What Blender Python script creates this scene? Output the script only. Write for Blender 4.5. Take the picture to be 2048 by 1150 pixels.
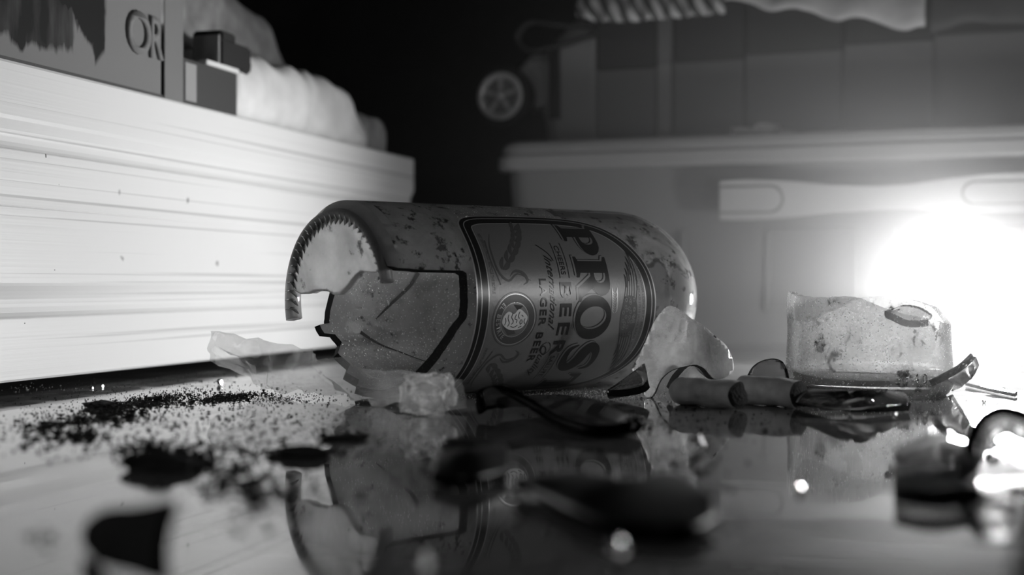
import bpy, bmesh, math, random
import numpy as np
from mathutils import Vector, Matrix, noise
from mathutils.geometry import tessellate_polygon
random.seed(7); rng = np.random.default_rng(7)
S = 0.01                                   # everything below is written in centimetres
for o in list(bpy.data.objects): bpy.data.objects.remove(o)
sc = bpy.context.scene
C = sc.collection
# ------------------------------------------------------------------ camera, world, exposure
FPX, CAMH = 3000.0, 4.1                    # focal length in pixels of a 2048 wide frame, camera height
cam = bpy.data.cameras.new('camera'); co = bpy.data.objects.new('camera', cam); C.objects.link(co)
cam.sensor_width = 36; cam.lens = FPX / 2048 * 36
cam.shift_y = -(575 - 566) / 2048
co.location = (0, 0, CAMH * S); co.rotation_euler = (math.pi / 2, 0, 0)
cam.clip_start = 0.005; cam.clip_end = 20
cam.dof.use_dof = True; cam.dof.focus_distance = 0.545; cam.dof.aperture_fstop = 9.6
sc.camera = co
w = bpy.data.worlds.new('world'); sc.world = w; w.use_nodes = True
w.node_tree.nodes['Background'].inputs[0].default_value = (1, 1, 1, 1)
w.node_tree.nodes['Background'].inputs[1].default_value = 0.004
vs = sc.view_settings
vs.view_transform = 'Standard'; vs.look = 'None'; vs.gamma = 1; vs.exposure = 0.0; vs.use_curve_mapping = False
sc.cycles.max_bounces = 20; sc.cycles.transmission_bounces = 16; sc.cycles.transparent_max_bounces = 24
sc.cycles.sample_clamp_indirect = 6; sc.cycles.volume_bounces = 0
sc.cycles.use_denoising = True
LAMP_L = 88.0; LAMP_Y = 75.0; SPOT_W = 6.6
def area_light(name, loc, aim, size, power):
    l = bpy.data.lights.new(name, 'AREA'); l.size = size * S; l.energy = power
    o = bpy.data.objects.new(name, l); C.objects.link(o)
    o.location = Vector(loc) * S
    o.rotation_euler = (Vector(aim) - Vector(loc)).to_track_quat('-Z', 'Y').to_euler()
    return o
area_light('fill_light', (-25, -20, 60), (0, 60, 0), 6, 0.3)  # added soft fill from the camera side, not a lamp of the room
LX = (2040 - 1024) / FPX * LAMP_Y; LZ = CAMH - 44 / FPX * LAMP_Y
l = bpy.data.lights.new('added_beam', 'SPOT'); l.energy = SPOT_W; l.spot_size = math.radians(126); l.spot_blend = 1.0; l.shadow_soft_size = 0.009  # extra spot beside the bulb, added to brighten the cabinet board
lo = bpy.data.objects.new('added_beam', l); C.objects.link(lo); lo.location = Vector((LX - 1.9, LAMP_Y - .6, LZ)) * S
pl = bpy.data.lights.new('side_fill', 'POINT'); pl.energy = 0.4; pl.shadow_soft_size = 0.005  # added point light out of frame, lifts the label and its highlights
po = bpy.data.objects.new('side_fill', pl); C.objects.link(po); po.location = Vector((24, 50, 6.5)) * S
lo.rotation_euler = Vector((-44, -23, 3)).to_track_quat('-Z', 'Y').to_euler()
# ------------------------------------------------------------------ helpers
def PX(px, py, d):                         # the point at depth d seen at pixel px, py of the 2048x1150 photograph
    return Vector(((px - 1024) / FPX * d, d, CAMH - (py - 566) / FPX * d))
def FL(px, py, z=0.0):                     # the point at height z seen there
    d = FPX * (CAMH - z) / (py - 566)
    return Vector(((px - 1024) / FPX * d, d, z))
def link(name, me, m, parent=None, loc=None, kind=None):
    o = bpy.data.objects.new(name, me); C.objects.link(o)
    for mm in (m if isinstance(m, (list, tuple)) else [m]): me.materials.append(mm)
    if parent: o.parent = parent
    if loc is not None: o.location = Vector(loc) * S
    if kind: o['kind'] = kind
    return o
def mesh_of(verts, faces, smooth=False, mi=None):
    me = bpy.data.meshes.new('m')
    me.from_pydata([tuple(float(c) * S for c in v) for v in verts], [], [tuple(f) for f in faces])
    if smooth: me.polygons.foreach_set('use_smooth', [True] * len(me.polygons))
    if mi is not None: me.polygons.foreach_set('material_index', mi)
    me.update(); return me
def bm_mesh(bm, smooth=False):
    for v in bm.verts: v.co *= S
    bmesh.ops.recalc_face_normals(bm, faces=bm.faces)
    me = bpy.data.meshes.new('m'); bm.to_mesh(me); bm.free()
    if smooth: me.polygons.foreach_set('use_smooth', [True] * len(me.polygons))
    me.update(); return me
def thing(name, label, cat, loc=(0, 0, 0), rz=0, group=None):
    o = bpy.data.objects.new(name, None); C.objects.link(o); o.empty_display_size = 0.01
    o.location = Vector(loc) * S; o.rotation_euler = (0, 0, rz)
    return tag(o, label, cat, group)
def tag(o, label, cat, group=None):
    o['label'] = label; o['category'] = cat
    if group: o['group'] = group
    return o
def box_bm(x0, x1, y0, y1, z0, z1, bev=0.0, seg=2, bm=None):
    new = bm is None
    bm = bm or bmesh.new()
    r = bmesh.ops.create_cube(bm, size=1)
    for v in r['verts']:
        v.co = Vector((x0 + (v.co.x + .5) * (x1 - x0), y0 + (v.co.y + .5) * (y1 - y0), z0 + (v.co.z + .5) * (z1 - z0)))
    if bev:
        es = list({e for v in r['verts'] for e in v.link_edges})
        bmesh.ops.bevel(bm, geom=es, offset=bev, segments=seg, affect='EDGES')
    return bm
def solid(o, t, off=0.0):
    m = o.modifiers.new('solid', 'SOLIDIFY'); m.thickness = t * S; m.offset = off; return o
def bevmod(o, wd, seg=2, ang=35):
    m = o.modifiers.new('bevel', 'BEVEL'); m.width = wd * S; m.segments = seg; m.limit_method = 'ANGLE'; m.angle_limit = math.radians(ang)
    return o
def flat(loops, step=0.15, ystep=None):    # triangulated outline (+ holes), cut into strips so that it can be bent
    vec = [[Vector((p[0], p[1], 0)) for p in lp] for lp in loops]
    pts = [p for lp in vec for p in lp]
    bm = bmesh.new(); vs_ = [bm.verts.new(p) for p in pts]
    for t in tessellate_polygon(vec):
        try: bm.faces.new([vs_[i] for i in t])
        except ValueError: pass
    if step:
        xs = [p.x for p in pts]; ys = [p.y for p in pts]
        for k in range(math.ceil(min(xs) / step), math.ceil(max(xs) / step)):
            bmesh.ops.bisect_plane(bm, geom=bm.verts[:] + bm.edges[:] + bm.faces[:], plane_co=(k * step, 0, 0), plane_no=(1, 0, 0))
        if ystep:
            for k in range(math.ceil(min(ys) / ystep), math.ceil(max(ys) / ystep)):
                bmesh.ops.bisect_plane(bm, geom=bm.verts[:] + bm.edges[:] + bm.faces[:], plane_co=(0, k * ystep, 0), plane_no=(0, 1, 0))
    return bm
def smooth_loop(pts, n=6, closed=True):    # Catmull-Rom
    P = [Vector((p[0], p[1], p[2] if len(p) > 2 else 0)) for p in pts]; out = []; N = len(P)
    for i in range(N if closed else N - 1):
        a, b, c, d = (P[(i - 1) % N], P[i], P[(i + 1) % N], P[(i + 2) % N]) if closed else (P[max(i - 1, 0)], P[i], P[i + 1], P[min(i + 2, N - 1)])
        for k in range(n):
            t = k / n
            out.append(0.5 * ((2 * b) + (c - a) * t + (2 * a - 5 * b + 4 * c - d) * t * t + (3 * b - a - 3 * c + d) * t ** 3))
    if not closed: out.append(P[-1])
    return out
def stroke(pts, wd, n=4, taper=False):     # a thin outline along a centre line
    P = smooth_loop(pts, n, False); L = []; R = []
    m = len(P)
    for i, p in enumerate(P):
        t = (P[min(i + 1, m - 1)] - P[max(i - 1, 0)]).normalized()
        ww = wd if not isinstance(wd, (list, tuple)) else np.interp(i / (m - 1), np.linspace(0, 1, len(wd)), wd)
        if taper: ww *= math.sin(math.pi * min(max(i / (m - 1), .04), .96))
        nn = Vector((-t.y, t.x, 0)) * ww / 2
        L.append(p + nn); R.append(p - nn)
    return L + R[::-1]
def ell(cx, cy, rx, ry, n=40, rot=0, a0=0, a1=2 * math.pi):
    c, s = math.cos(rot), math.sin(rot); out = []
    for i in range(n):
        a = a0 + (a1 - a0) * i / n
        x, y = rx * math.cos(a), ry * math.sin(a)
        out.append((cx + x * c - y * s, cy + x * s + y * c))
    return out
def text_bm(s, size, bold=0.0, shear=0.0, spacing=1.0, align='CENTER'):
    cu = bpy.data.curves.new('t', 'FONT'); cu.body = s; cu.size = size; cu.align_x = align; cu.offset = bold; cu.shear = shear
    cu.space_character = spacing; cu.resolution_u = 4
    o = bpy.data.objects.new('t', cu); C.objects.link(o)
    dg = bpy.context.evaluated_depsgraph_get(); me = bpy.data.meshes.new_from_object(o.evaluated_get(dg))
    bm = bmesh.new(); bm.from_mesh(me)
    bpy.data.objects.remove(o); bpy.data.curves.remove(cu); bpy.data.meshes.remove(me)
    return bm
# ------------------------------------------------------------------ materials (the photograph is black and white)
def mat(name, col=0.5, rough=0.5, metal=0.0, spec=0.5, bump=0.0, bscale=60, var=0.0, vscale=20, coat=0):
    m = bpy.data.materials.new(name); m.use_nodes = True; nt = m.node_tree; b = nt.nodes['Principled BSDF']
    b.inputs['Base Color'].default_value = (col, col, col, 1); b.inputs['Roughness'].default_value = rough
    b.inputs['Metallic'].default_value = metal; b.inputs['Specular IOR Level'].default_value = spec
    b.inputs['Coat Weight'].default_value = coat
    if var or bump:
        tc = nt.nodes.new('ShaderNodeTexCoord')
    if var:
        n = nt.nodes.new('ShaderNodeTexNoise'); n.inputs['Scale'].default_value = vscale; n.inputs['Detail'].default_value = 6
        r = nt.nodes.new('ShaderNodeMapRange'); r.inputs[1].default_value = .3; r.inputs[2].default_value = .7
        r.inputs[3].default_value = col * (1 - var); r.inputs[4].default_value = min(1, col * (1 + var))
        nt.links.new(tc.outputs['Object'], n.inputs[0]); nt.links.new(n.outputs[0], r.inputs[0]); nt.links.new(r.outputs[0], b.inputs['Base Color'])
    if bump:
        n = nt.nodes.new('ShaderNodeTexNoise'); n.inputs['Scale'].default_value = bscale; n.inputs['Detail'].default_value = 5
        bp = nt.nodes.new('ShaderNodeBump'); bp.inputs['Strength'].default_value = bump; bp.inputs['Distance'].default_value = .001
        nt.links.new(tc.outputs['Object'], n.inputs[0]); nt.links.new(n.outputs[0], bp.inputs['Height']); nt.links.new(bp.outputs[0], b.inputs['Normal'])
    return m
def glass(name, col=0.9, dlo=.6, rough=0.0, frost=0.0, fscale=60, dirt=0.0, dscale=120, lo=.45, hi=.6, fleck=0.0, fcol=.8, bump=0.0, clear=0.0):
    """clear glass; a share of its surface is covered by fine powder (translucent) and by dark specks"""
    m = bpy.data.materials.new(name); m.use_nodes = True; nt = m.node_tree; N = nt.nodes; Lk = nt.links.new
    N.remove(N['Principled BSDF']); out = N['Material Output']
    tc = N.new('ShaderNodeTexCoord')
    g = N.new('ShaderNodeBsdfGlass'); g.inputs['Color'].default_value = (col, col, col, 1); g.inputs['Roughness'].default_value = rough; g.inputs['IOR'].default_value = 1.5
    cur = g.outputs[0]
    if bump:
        n = N.new('ShaderNodeTexNoise'); n.inputs['Scale'].default_value = 70; n.inputs['Detail'].default_value = 3
        bp = N.new('ShaderNodeBump'); bp.inputs['Strength'].default_value = bump; bp.inputs['Distance'].default_value = .001
        Lk(tc.outputs['Object'], n.inputs[0]); Lk(n.outputs[0], bp.inputs['Height']); Lk(bp.outputs[0], g.inputs['Normal'])
    if clear:
        tr = N.new('ShaderNodeBsdfTransparent'); mx = N.new('ShaderNodeMixShader'); mx.inputs[0].default_value = clear
        Lk(cur, mx.inputs[1]); Lk(tr.outputs[0], mx.inputs[2]); cur = mx.outputs[0]
    if frost:
        t = N.new('ShaderNodeBsdfTranslucent'); t.inputs[0].default_value = (fcol,) * 3 + (1,)
        d = N.new('ShaderNodeBsdfDiffuse'); d.inputs[0].default_value = (fcol,) * 3 + (1,)
        a = N.new('ShaderNodeMixShader'); a.inputs[0].default_value = .5; Lk(t.outputs[0], a.inputs[1]); Lk(d.outputs[0], a.inputs[2])
        n = N.new('ShaderNodeTexNoise'); n.inputs['Scale'].default_value = fscale; n.inputs['Detail'].default_value = 8; n.inputs['Roughness'].default_value = .65
        r = N.new('ShaderNodeMapRange'); r.inputs[1].default_value = lo; r.inputs[2].default_value = hi; r.inputs[3].default_value = frost * .35; r.inputs[4].default_value = frost
        Lk(tc.outputs['Object'], n.inputs[0]); Lk(n.outputs[0], r.inputs[0])
        mx = N.new('ShaderNodeMixShader'); Lk(r.outputs[0], mx.inputs[0]); Lk(cur, mx.inputs[1]); Lk(a.outputs[0], mx.inputs[2]); cur = mx.outputs[0]
    if fleck:  # white spots painted in for the sparkle of grit
        v = N.new('ShaderNodeTexVoronoi'); v.inputs['Scale'].default_value = 900
        r = N.new('ShaderNodeMapRange'); r.inputs[1].default_value = .2; r.inputs[2].default_value = .12; r.inputs[3].default_value = 0; r.inputs[4].default_value = fleck
        d = N.new('ShaderNodeBsdfDiffuse'); d.inputs[0].default_value = (.9, .9, .9, 1)
        tl = N.new('ShaderNodeBsdfTranslucent'); tl.inputs[0].default_value = (.9, .9, .9, 1)
        ad = N.new('ShaderNodeAddShader'); Lk(d.outputs[0], ad.inputs[0]); Lk(tl.outputs[0], ad.inputs[1])
        Lk(tc.outputs['Object'], v.inputs[0]); Lk(v.outputs['Distance'], r.inputs[0])
        mx = N.new('ShaderNodeMixShader'); Lk(r.outputs[0], mx.inputs[0]); Lk(cur, mx.inputs[1]); Lk(ad.outputs[0], mx.inputs[2]); cur = mx.outputs[0]
    if dirt:
        n = N.new('ShaderNodeTexNoise'); n.inputs['Scale'].default_value = dscale; n.inputs['Detail'].default_value = 7; n.inputs['Roughness'].default_value = .7
        r = N.new('ShaderNodeMapRange'); r.inputs[1].default_value = dlo; r.inputs[2].default_value = dlo + .06; r.inputs[3].default_value = 0; r.inputs[4].default_value = dirt
        d = N.new('ShaderNodeBsdfDiffuse'); d.inputs[0].default_value = (.02, .02, .02, 1)
        Lk(tc.outputs['Object'], n.inputs[0]); Lk(n.outputs[0], r.inputs[0])
        mx = N.new('ShaderNodeMixShader'); Lk(r.outputs[0], mx.inputs[0]); Lk(cur, mx.inputs[1]); Lk(d.outputs[0], mx.inputs[2]); cur = mx.outputs[0]
    Lk(cur, out.inputs['Surface']); return m
def edge_slot(o, t):
    if len(o.data.materials) == 1: o.data.materials.append(M['edge'])
    t.material_offset_rim = 1
def wood_paint():
    m = mat('white_painted_wood', .78, .38); nt = m.node_tree; N = nt.nodes; Lk = nt.links.new; b = N['Principled BSDF']
    tc = N.new('ShaderNodeTexCoord'); mp = N.new('ShaderNodeMapping'); mp.inputs['Scale'].default_value = (.35, 1, 130)
    n = N.new('ShaderNodeTexNoise'); n.inputs['Scale'].default_value = 3; n.inputs['Detail'].default_value = 4; n.inputs['Distortion'].default_value = .3
    Lk(tc.outputs['Object'], mp.inputs[0]); Lk(mp.outputs[0], n.inputs[0])
    r = N.new('ShaderNodeValToRGB'); e = r.color_ramp.elements; e[0].position = .36; e[0].color = (.55, .55, .55, 1); e[1].position = .4; e[1].color = (.84, .84, .84, 1)
    Lk(n.outputs[0], r.inputs[0])
    sp = N.new('ShaderNodeTexNoise'); sp.inputs['Scale'].default_value = 70; sp.inputs['Detail'].default_value = 2
    rr = N.new('ShaderNodeValToRGB'); e = rr.color_ramp.elements; e[0].position = .765; e[0].color = (1, 1, 1, 1); e[1].position = .8; e[1].color = (.3, .3, .3, 1)
    Lk(tc.outputs['Object'], sp.inputs[0]); Lk(sp.outputs[0], rr.inputs[0])
    mx = N.new('ShaderNodeMix'); mx.data_type = 'RGBA'; mx.blend_type = 'MULTIPLY'; mx.inputs[0].default_value = 1
    Lk(r.outputs[0], mx.inputs[6]); Lk(rr.outputs[0], mx.inputs[7]); Lk(mx.outputs[2], b.inputs['Base Color'])
    bp = N.new('ShaderNodeBump'); bp.inputs['Strength'].default_value = .25; bp.inputs['Distance'].default_value = .0006
    Lk(n.outputs[0], bp.inputs['Height']); Lk(bp.outputs[0], b.inputs['Normal'])
    return m
def floor_mat():
    m = mat('polished_floor', .2, .04); nt = m.node_tree; N = nt.nodes; Lk = nt.links.new; b = N['Principled BSDF']; b.inputs['IOR'].default_value = 1.8
    tc = N.new('ShaderNodeTexCoord')
    n = N.new('ShaderNodeTexNoise'); n.inputs['Scale'].default_value = 22; n.inputs['Detail'].default_value = 8
    r = N.new('ShaderNodeMapRange'); r.inputs[1].default_value = .35; r.inputs[2].default_value = .68; r.inputs[3].default_value = .16; r.inputs[4].default_value = .3
    Lk(tc.outputs['Object'], n.inputs[0]); Lk(n.outputs[0], r.inputs[0]); Lk(r.outputs[0], b.inputs['Base Color'])
    n2 = N.new('ShaderNodeTexNoise'); n2.inputs['Scale'].default_value = 60; n2.inputs['Detail'].default_value = 6
    r2 = N.new('ShaderNodeMapRange'); r2.inputs[1].default_value = .45; r2.inputs[2].default_value = .75; r2.inputs[3].default_value = .02; r2.inputs[4].default_value = .16
    Lk(tc.outputs['Object'], n2.inputs[0]); Lk(n2.outputs[0], r2.inputs[0]); Lk(r2.outputs[0], b.inputs['Roughness'])
    return m
M = dict(
    edge=glass('darkened_edge_glass', .08, rough=.08), crack=mat('crack_dark', .04, .5),  # edge: dark inner reflections of broken glass put into its colour
    floor=floor_mat(), wood=wood_paint(), black=mat('black', .012, .6), wall=mat('dark_wall', .05, .9, var=.3),
    plastic=mat('grey_plastic', .2, .42, bump=.05, bscale=400), lid=mat('pale_plastic', .36, .3), handle=mat('pale_handle_plastic', .45, .4),
    case=mat('case_shell', .2, .5, bump=.1, bscale=500), case_dark=mat('case_dark_grey', .055, .7, bump=.3, bscale=900), case_strip=mat('case_strip', .32, .4),
    rubber=mat('rubber', .02, .7), chrome=mat('wheel_hub', .75, .3, metal=.4), cloth=mat('white_cloth', .75, .9, bump=.5, bscale=500, var=.12, vscale=60),
    gcloth=mat('grey_cloth', .3, .9, bump=.5, bscale=500, var=.3, vscale=90), dcloth=mat('dark_cloth', .12, .9, bump=.5, bscale=500),
    soil=mat('soil', .025, .9, var=.4, vscale=400), lump=mat('dark_lump', .05, .8, bump=.6, bscale=300),
    silver=mat('label_silver', .22, .4, metal=.3, bump=.04, bscale=900), ink=mat('label_ink', .012, .3), line=mat('label_line', .5, .35, metal=.4),
    midink=mat('label_grey_ink', .085, .4), paleink=mat('emblem_silver', .95, .4, metal=.1),
    white_card=mat('white_card', .75, .6), dark_card=mat('dark_card', .045, .6), paper=mat('cigarette_paper', .85, .8, bump=.3, bscale=400, var=.3, vscale=150),
    tobacco=mat('charred_end', .03, .9, bump=.8, bscale=900),
    bottle=glass('bottle_glass', .84, dirt=.85, dlo=.575, dscale=170, frost=.16, fscale=40),
    frosted=glass('bottle_glass_powdered', .85, frost=.9, fscale=45, dirt=.75, dscale=140, fleck=.9, fcol=.6, lo=.25, hi=.5),
    cloudy=glass('bottle_glass_cloudy', .85, frost=.75, fscale=45, dirt=.85, dlo=.575, dscale=170, fcol=.7, lo=.25, hi=.55),
    base=glass('bottle_base_glass', .9, frost=.75, fscale=45, dirt=.8, dscale=130, dlo=.57, fcol=.46, lo=.3, hi=.6),
    heel=glass('bottle_heel_glass', .85, frost=.85, fcol=.6, fscale=30, lo=.2, hi=.6), ridge=glass('ridge_glass', .6, frost=.3, fcol=.3),
    shard=glass('shard_glass', .86, frost=.6, fscale=60, fcol=.7, lo=.4, hi=.62, dirt=.3, dscale=120),
    clear=glass('clear_shard_glass', .82, frost=.08, fscale=60), dshard=glass('dark_shard_glass', .5, frost=.04),
    second=glass('backlit_shard_glass', .96, frost=.34, fscale=50, fcol=.97, lo=.35, hi=.65, dirt=.85, dscale=90, fleck=.9),
    ice=glass('icy_glass', .97, rough=.15, frost=.9, fscale=220, fcol=1.0, bump=1.0, lo=.4, hi=.6, fleck=.9), crumb=glass('crumb_glass', .97), facet=mat('crumb_glint_mirror', .9, .17, metal=.9),
    film=glass('plastic_film', .97, rough=.08, frost=.12, fscale=20, fcol=.8, clear=.8, bump=.6),
)
mt = bpy.data.materials.new('lamp_glow'); mt.use_nodes = True; nt = mt.node_tree; nt.nodes.remove(nt.nodes['Principled BSDF'])
em = nt.nodes.new('ShaderNodeEmission'); em.inputs[1].default_value = LAMP_L; nt.links.new(em.outputs[0], nt.nodes['Material Output'].inputs[0]); M['glow'] = mt
# tin with a dark peeled patch
def tin_mat():
    m = mat('worn_tin', .3, .7, spec=.2); nt = m.node_tree; N = nt.nodes; Lk = nt.links.new; b = N['Principled BSDF']
    tc = N.new('ShaderNodeTexCoord'); sx = N.new('ShaderNodeSeparateXYZ'); Lk(tc.outputs['Object'], sx.inputs[0])
    n = N.new('ShaderNodeTexNoise'); n.inputs['Scale'].default_value = 110; n.inputs['Detail'].default_value = 8
    mp = N.new('ShaderNodeMapping'); mp.inputs['Scale'].default_value = (1, 1, .25); Lk(tc.outputs['Object'], mp.inputs[0]); Lk(mp.outputs[0], n.inputs[0])
    def mth(op, a, bb):
        q = N.new('ShaderNodeMath'); q.operation = op
        for i, v in enumerate((a, bb)):
            if isinstance(v, (int, float)): q.inputs[i].default_value = v
            else: Lk(v, q.inputs[i])
        return q.outputs[0]
    nz = mth('MULTIPLY', mth('SUBTRACT', n.outputs[0], .5), .022)
    x = mth('ADD', sx.outputs[0], nz); z = mth('ADD', sx.outputs[2], nz)
    # patch: z above 0.012 falling to a drip near x = .062, ends at x = .075
    def stp(v): q = N.new('ShaderNodeMath'); q.operation = 'MULTIPLY'; q.use_clamp = True; Lk(v, q.inputs[0]); q.inputs[1].default_value = 350; return q.outputs[0]
    a = stp(mth('SUBTRACT', .078, x))
    drip = mth('MULTIPLY', mth('ABSOLUTE', mth('SUBTRACT', x, .066), 0), .9)
    b1 = stp(mth('SUBTRACT', z, mth('ADD', drip, .006)))
    b2 = mth('MULTIPLY', stp(mth('SUBTRACT', .05, x)), stp(mth('SUBTRACT', z, .008)))
    k = mth('MULTIPLY', a, mth('MAXIMUM', b1, mth('MULTIPLY', b2, mth('ADD', n.outputs[0], .4))))
    mx = N.new('ShaderNodeMix'); mx.data_type = 'FLOAT'; Lk(k, mx.inputs[0]); mx.inputs[2].default_value = .2; mx.inputs[3].default_value = .008
    Lk(mx.outputs[0], b.inputs['Base Color'])
    return m
M['tin'] = tin_mat()

# ------------------------------------------------------------------ floor and wall
bm = box_bm(-120, 120, -40, 190, -2, 0)
link('floor', bm_mesh(bm), M['floor'], kind='structure')
link('wall_back', bm_mesh(box_bm(-120, 120, 170, 172, 0, 120)), M['wall'], kind='structure')
# ------------------------------------------------------------------ moulded white board (front of a low cabinet), raised on feet
PA = Vector((-18.7, 54.9, 0)); PD = Vector((.262, .965, 0)).normalized(); PRZ = math.atan2(PD.y, PD.x)
S0, S1 = -16.0, 45.4
cab = thing('cabinet', 'low white wooden cabinet with moulded grooves along its side at left', 'cabinet', PA, PRZ)
# profile: outward is local -y
prof = [(12.25, .0), (12.25, .30), (12.15, .36), (10.25, .36), (10.1, .34), (9.95, .27), (9.75, .17), (9.5, .1), (9.3, .1), (9.15, .15), (9.05, .23), (9.0, .32), (8.95, .33),
        (6.95, .33), (6.92, .3), (6.88, .33), (4.1, .33), (3.98, .3), (3.8, .22), (3.5, .12), (3.2, .09), (3.0, .13), (2.87, .22), (2.8, .32), (2.76, .33), (.55, .33), (.47, .28), (.47, 0)]
vt = []; fc = []
for s in (S0, S1):
    for z, o in prof: vt.append((s, -o, z))
    vt += [(s, 1.2, .47), (s, 1.2, 12.25)]
n = len(prof) + 2
for i in range(n): fc.append((i, (i + 1) % n, n + (i + 1) % n, n + i))
fc += [tuple(range(n))[::-1], tuple(range(n, 2 * n))]
link('side_board', mesh_of(vt, fc), M['wood'], cab)
bevmod(link('top_board', bm_mesh(box_bm(S0, S1 - .2, 1.25, 40, 11.2, 12.2)), M['wood'], cab), .1)
link('back_board', bm_mesh(box_bm(S0, S1 - .2, 38.5, 39.7, .5, 11.2)), M['wood'], cab)
for s, y in ((S0 + 3, 3), (S1 - 3, 3), (S0 + 3, 36), (S1 - 3, 36)):
    link('foot', bm_mesh(box_bm(s - 1.2, s + 1.2, y, y + 2, 0, .47, .05)), M['black'], cab)
link('floor_panel', bm_mesh(box_bm(S0 + .3, S1 - .5, 1.3, 38.4, .5, 1.1)), M['black'], cab)
# nicks
bm = bmesh.new()
for s, z, a, b_ in ((2.4, 8.93, .06, .1), (1.0, 2.6, .04, .04), (3.3, 7.9, .03, .03), (9.5, 11.95, .05, .12), (3.0, 4.6, .05, .03)):
    r = bmesh.ops.create_icosphere(bm, subdivisions=1, radius=1)
    for v in r['verts']: v.co = Vector((s + v.co.x * a * .8, -.31 + v.co.y * .04, z + v.co.z * b_))
link('nick', bm_mesh(bm), M['black'], cab, kind='stuff')
# ------------------------------------------------------------------ things on the cabinet, in the cabinet's own directions
def on_cab(s, y=0, z=12.25): return PA + PD * s + Vector((-PD.y, PD.x, 0)) * y + Vector((0, 0, z))
tin = thing('metal_tin', 'grey worn metal tin with a dark peeled patch and raised lettering, on the cabinet', 'tin', on_cab(0, .1), PRZ)
bevmod(link('body', bm_mesh(box_bm(-7, 12.3, 0, 8, 0, 11)), M['tin'], tin), .15)
link('bottom_rim', bm_mesh(box_bm(-7.05, 12.35, -.06, 8.05, 0, .22, .04)), M['case_dark'], tin)
for i, (ch, s) in enumerate((('O', 10.1), ('R', 12.0))):
    b_ = text_bm(ch, 2.6, .03)
    ex = bmesh.ops.extrude_face_region(b_, geom=b_.faces[:])
    for v in [g for g in ex['geom'] if isinstance(g, bmesh.types.BMVert)]: v.co.z += .16
    for v in b_.verts: v.co = Vector((s + v.co.x * (1.0 if ch == 'O' else .75) - (0 if ch == 'O' else .45), -v.co.z + .02, 1.75 + v.co.y))
    link('raised_letter', bm_mesh(b_), M['tin'], tin)
bx = thing('flat_carton', 'flat dark carton with a white lid beside the metal tin', 'carton', on_cab(12.9, .1), PRZ)
bevmod(link('body', bm_mesh(box_bm(0, 7.0, 0, 7, 0, 2.2)), M['dark_card'], bx), .05)
link('lid', bm_mesh(box_bm(3.6, 7.1, -.08, 7.1, 2.2, 2.42, .04)), M['white_card'], bx)
link('label_strip', bm_mesh(box_bm(1.5, 2.6, -.05, 0.01, .25, 2.0, .02)), M['lid'], bx)
link('side_flap', bm_mesh(box_bm(-.45, 1.3, -.04, 0.01, .05, 5.5, .02)), M['plastic'], bx)
ad = thing('plug_adapter', 'small black plug adapter lying on the lid of the dark carton', 'adapter', on_cab(18.6, .3, 14.68), PRZ)
bm = box_bm(0, 3.4, 0, 1.6, 0, 1.35, .12); bm = box_bm(0.05, 1.6, 0, 1.6, 1.2, 1.75, .1, bm=bm)
link('body', bm_mesh(bm), M['black'], ad)
link('plug_tip', bm_mesh(box_bm(3.35, 4.3, .4, 1.0, .2, .75, .1)), M['rubber'], ad)
link('end_cap', bm_mesh(box_bm(-.12, .04, .1, 1.5, .1, 1.5, .03)), M['lid'], ad)
def bundle(name, label, cat, loc, rz, L, D, Hh, m, folds=5, seed=0, lean=0.0, round_end=.5, nx=70, ny=24):
    """a soft folded bundle resting on z = 0: superellipse section swept along x, with folds"""
    vt = []; fc = []
    for i in range(nx + 1):
        u = i / nx
        e = (1 - max(0, (u - (1 - round_end)) / round_end) ** 2.4) ** .5 if u > 1 - round_end else 1
        e *= min(1, (u / .04)) ** .3 if u < .04 else 1
        h = max(.04, Hh * e)
        for j in range(ny):
            a = 2 * math.pi * j / ny
            c, s_ = math.cos(a), math.sin(a)
            y = math.copysign(abs(c) ** .6, c) * D / 2 * (.55 + .45 * e); z = (math.copysign(abs(s_) ** .6, s_) * .5 + .5) * h
            x = u * L + lean * z
            p = Vector((x * .35, y * .3, z * .3 + seed))
            d = noise.noise(p) * .5 + (abs(math.sin(u * folds * math.pi + z * .25 + seed)) ** .5 - .8) * .28 * (.3 + u)
            y += (-1 if y < 0 else 1) * d * (1 if abs(c) > .2 else .2); z = max(0, z + (noise.noise(p * 2 + Vector((5, 0, 0))) * .35 if z > .4 else 0))
            vt.append((x, y, z))
    for i in range(nx):
        for j in range(ny):
            fc.append((i * ny + j, (i + 1) * ny + j, (i + 1) * ny + (j + 1) % ny, i * ny + (j + 1) % ny))
    fc += [tuple(range(ny)), tuple(range(nx * ny, (nx + 1) * ny))[::-1]]
    me = mesh_of(vt, fc, True)
    o = link(name, me, m, loc=loc); o.rotation_euler = (0, 0, rz)
    return tag(o, label, cat)
bundle('folded_cloth', 'folded white cloth with rounded end lying along the cabinet top', 'cloth', on_cab(20.3, 2.6), PRZ, 20.5, 4.4, 3.85, M['cloth'], 5, 1, round_end=.42)
bundle('cloth_roll', 'small pale roll of cloth at the far right end of the cabinet top', 'cloth', on_cab(40.5, 3.0), PRZ, 4.6, 3.8, 2.6, M['gcloth'], 2, 4, round_end=.7)
bundle('cloth_bundle', 'large grey cloth bundle behind the flat carton and the plug adapter', 'cloth', on_cab(20, 8.4), PRZ, 24, 6, 9.5, M['gcloth'], 3, 9, round_end=.75)
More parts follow.
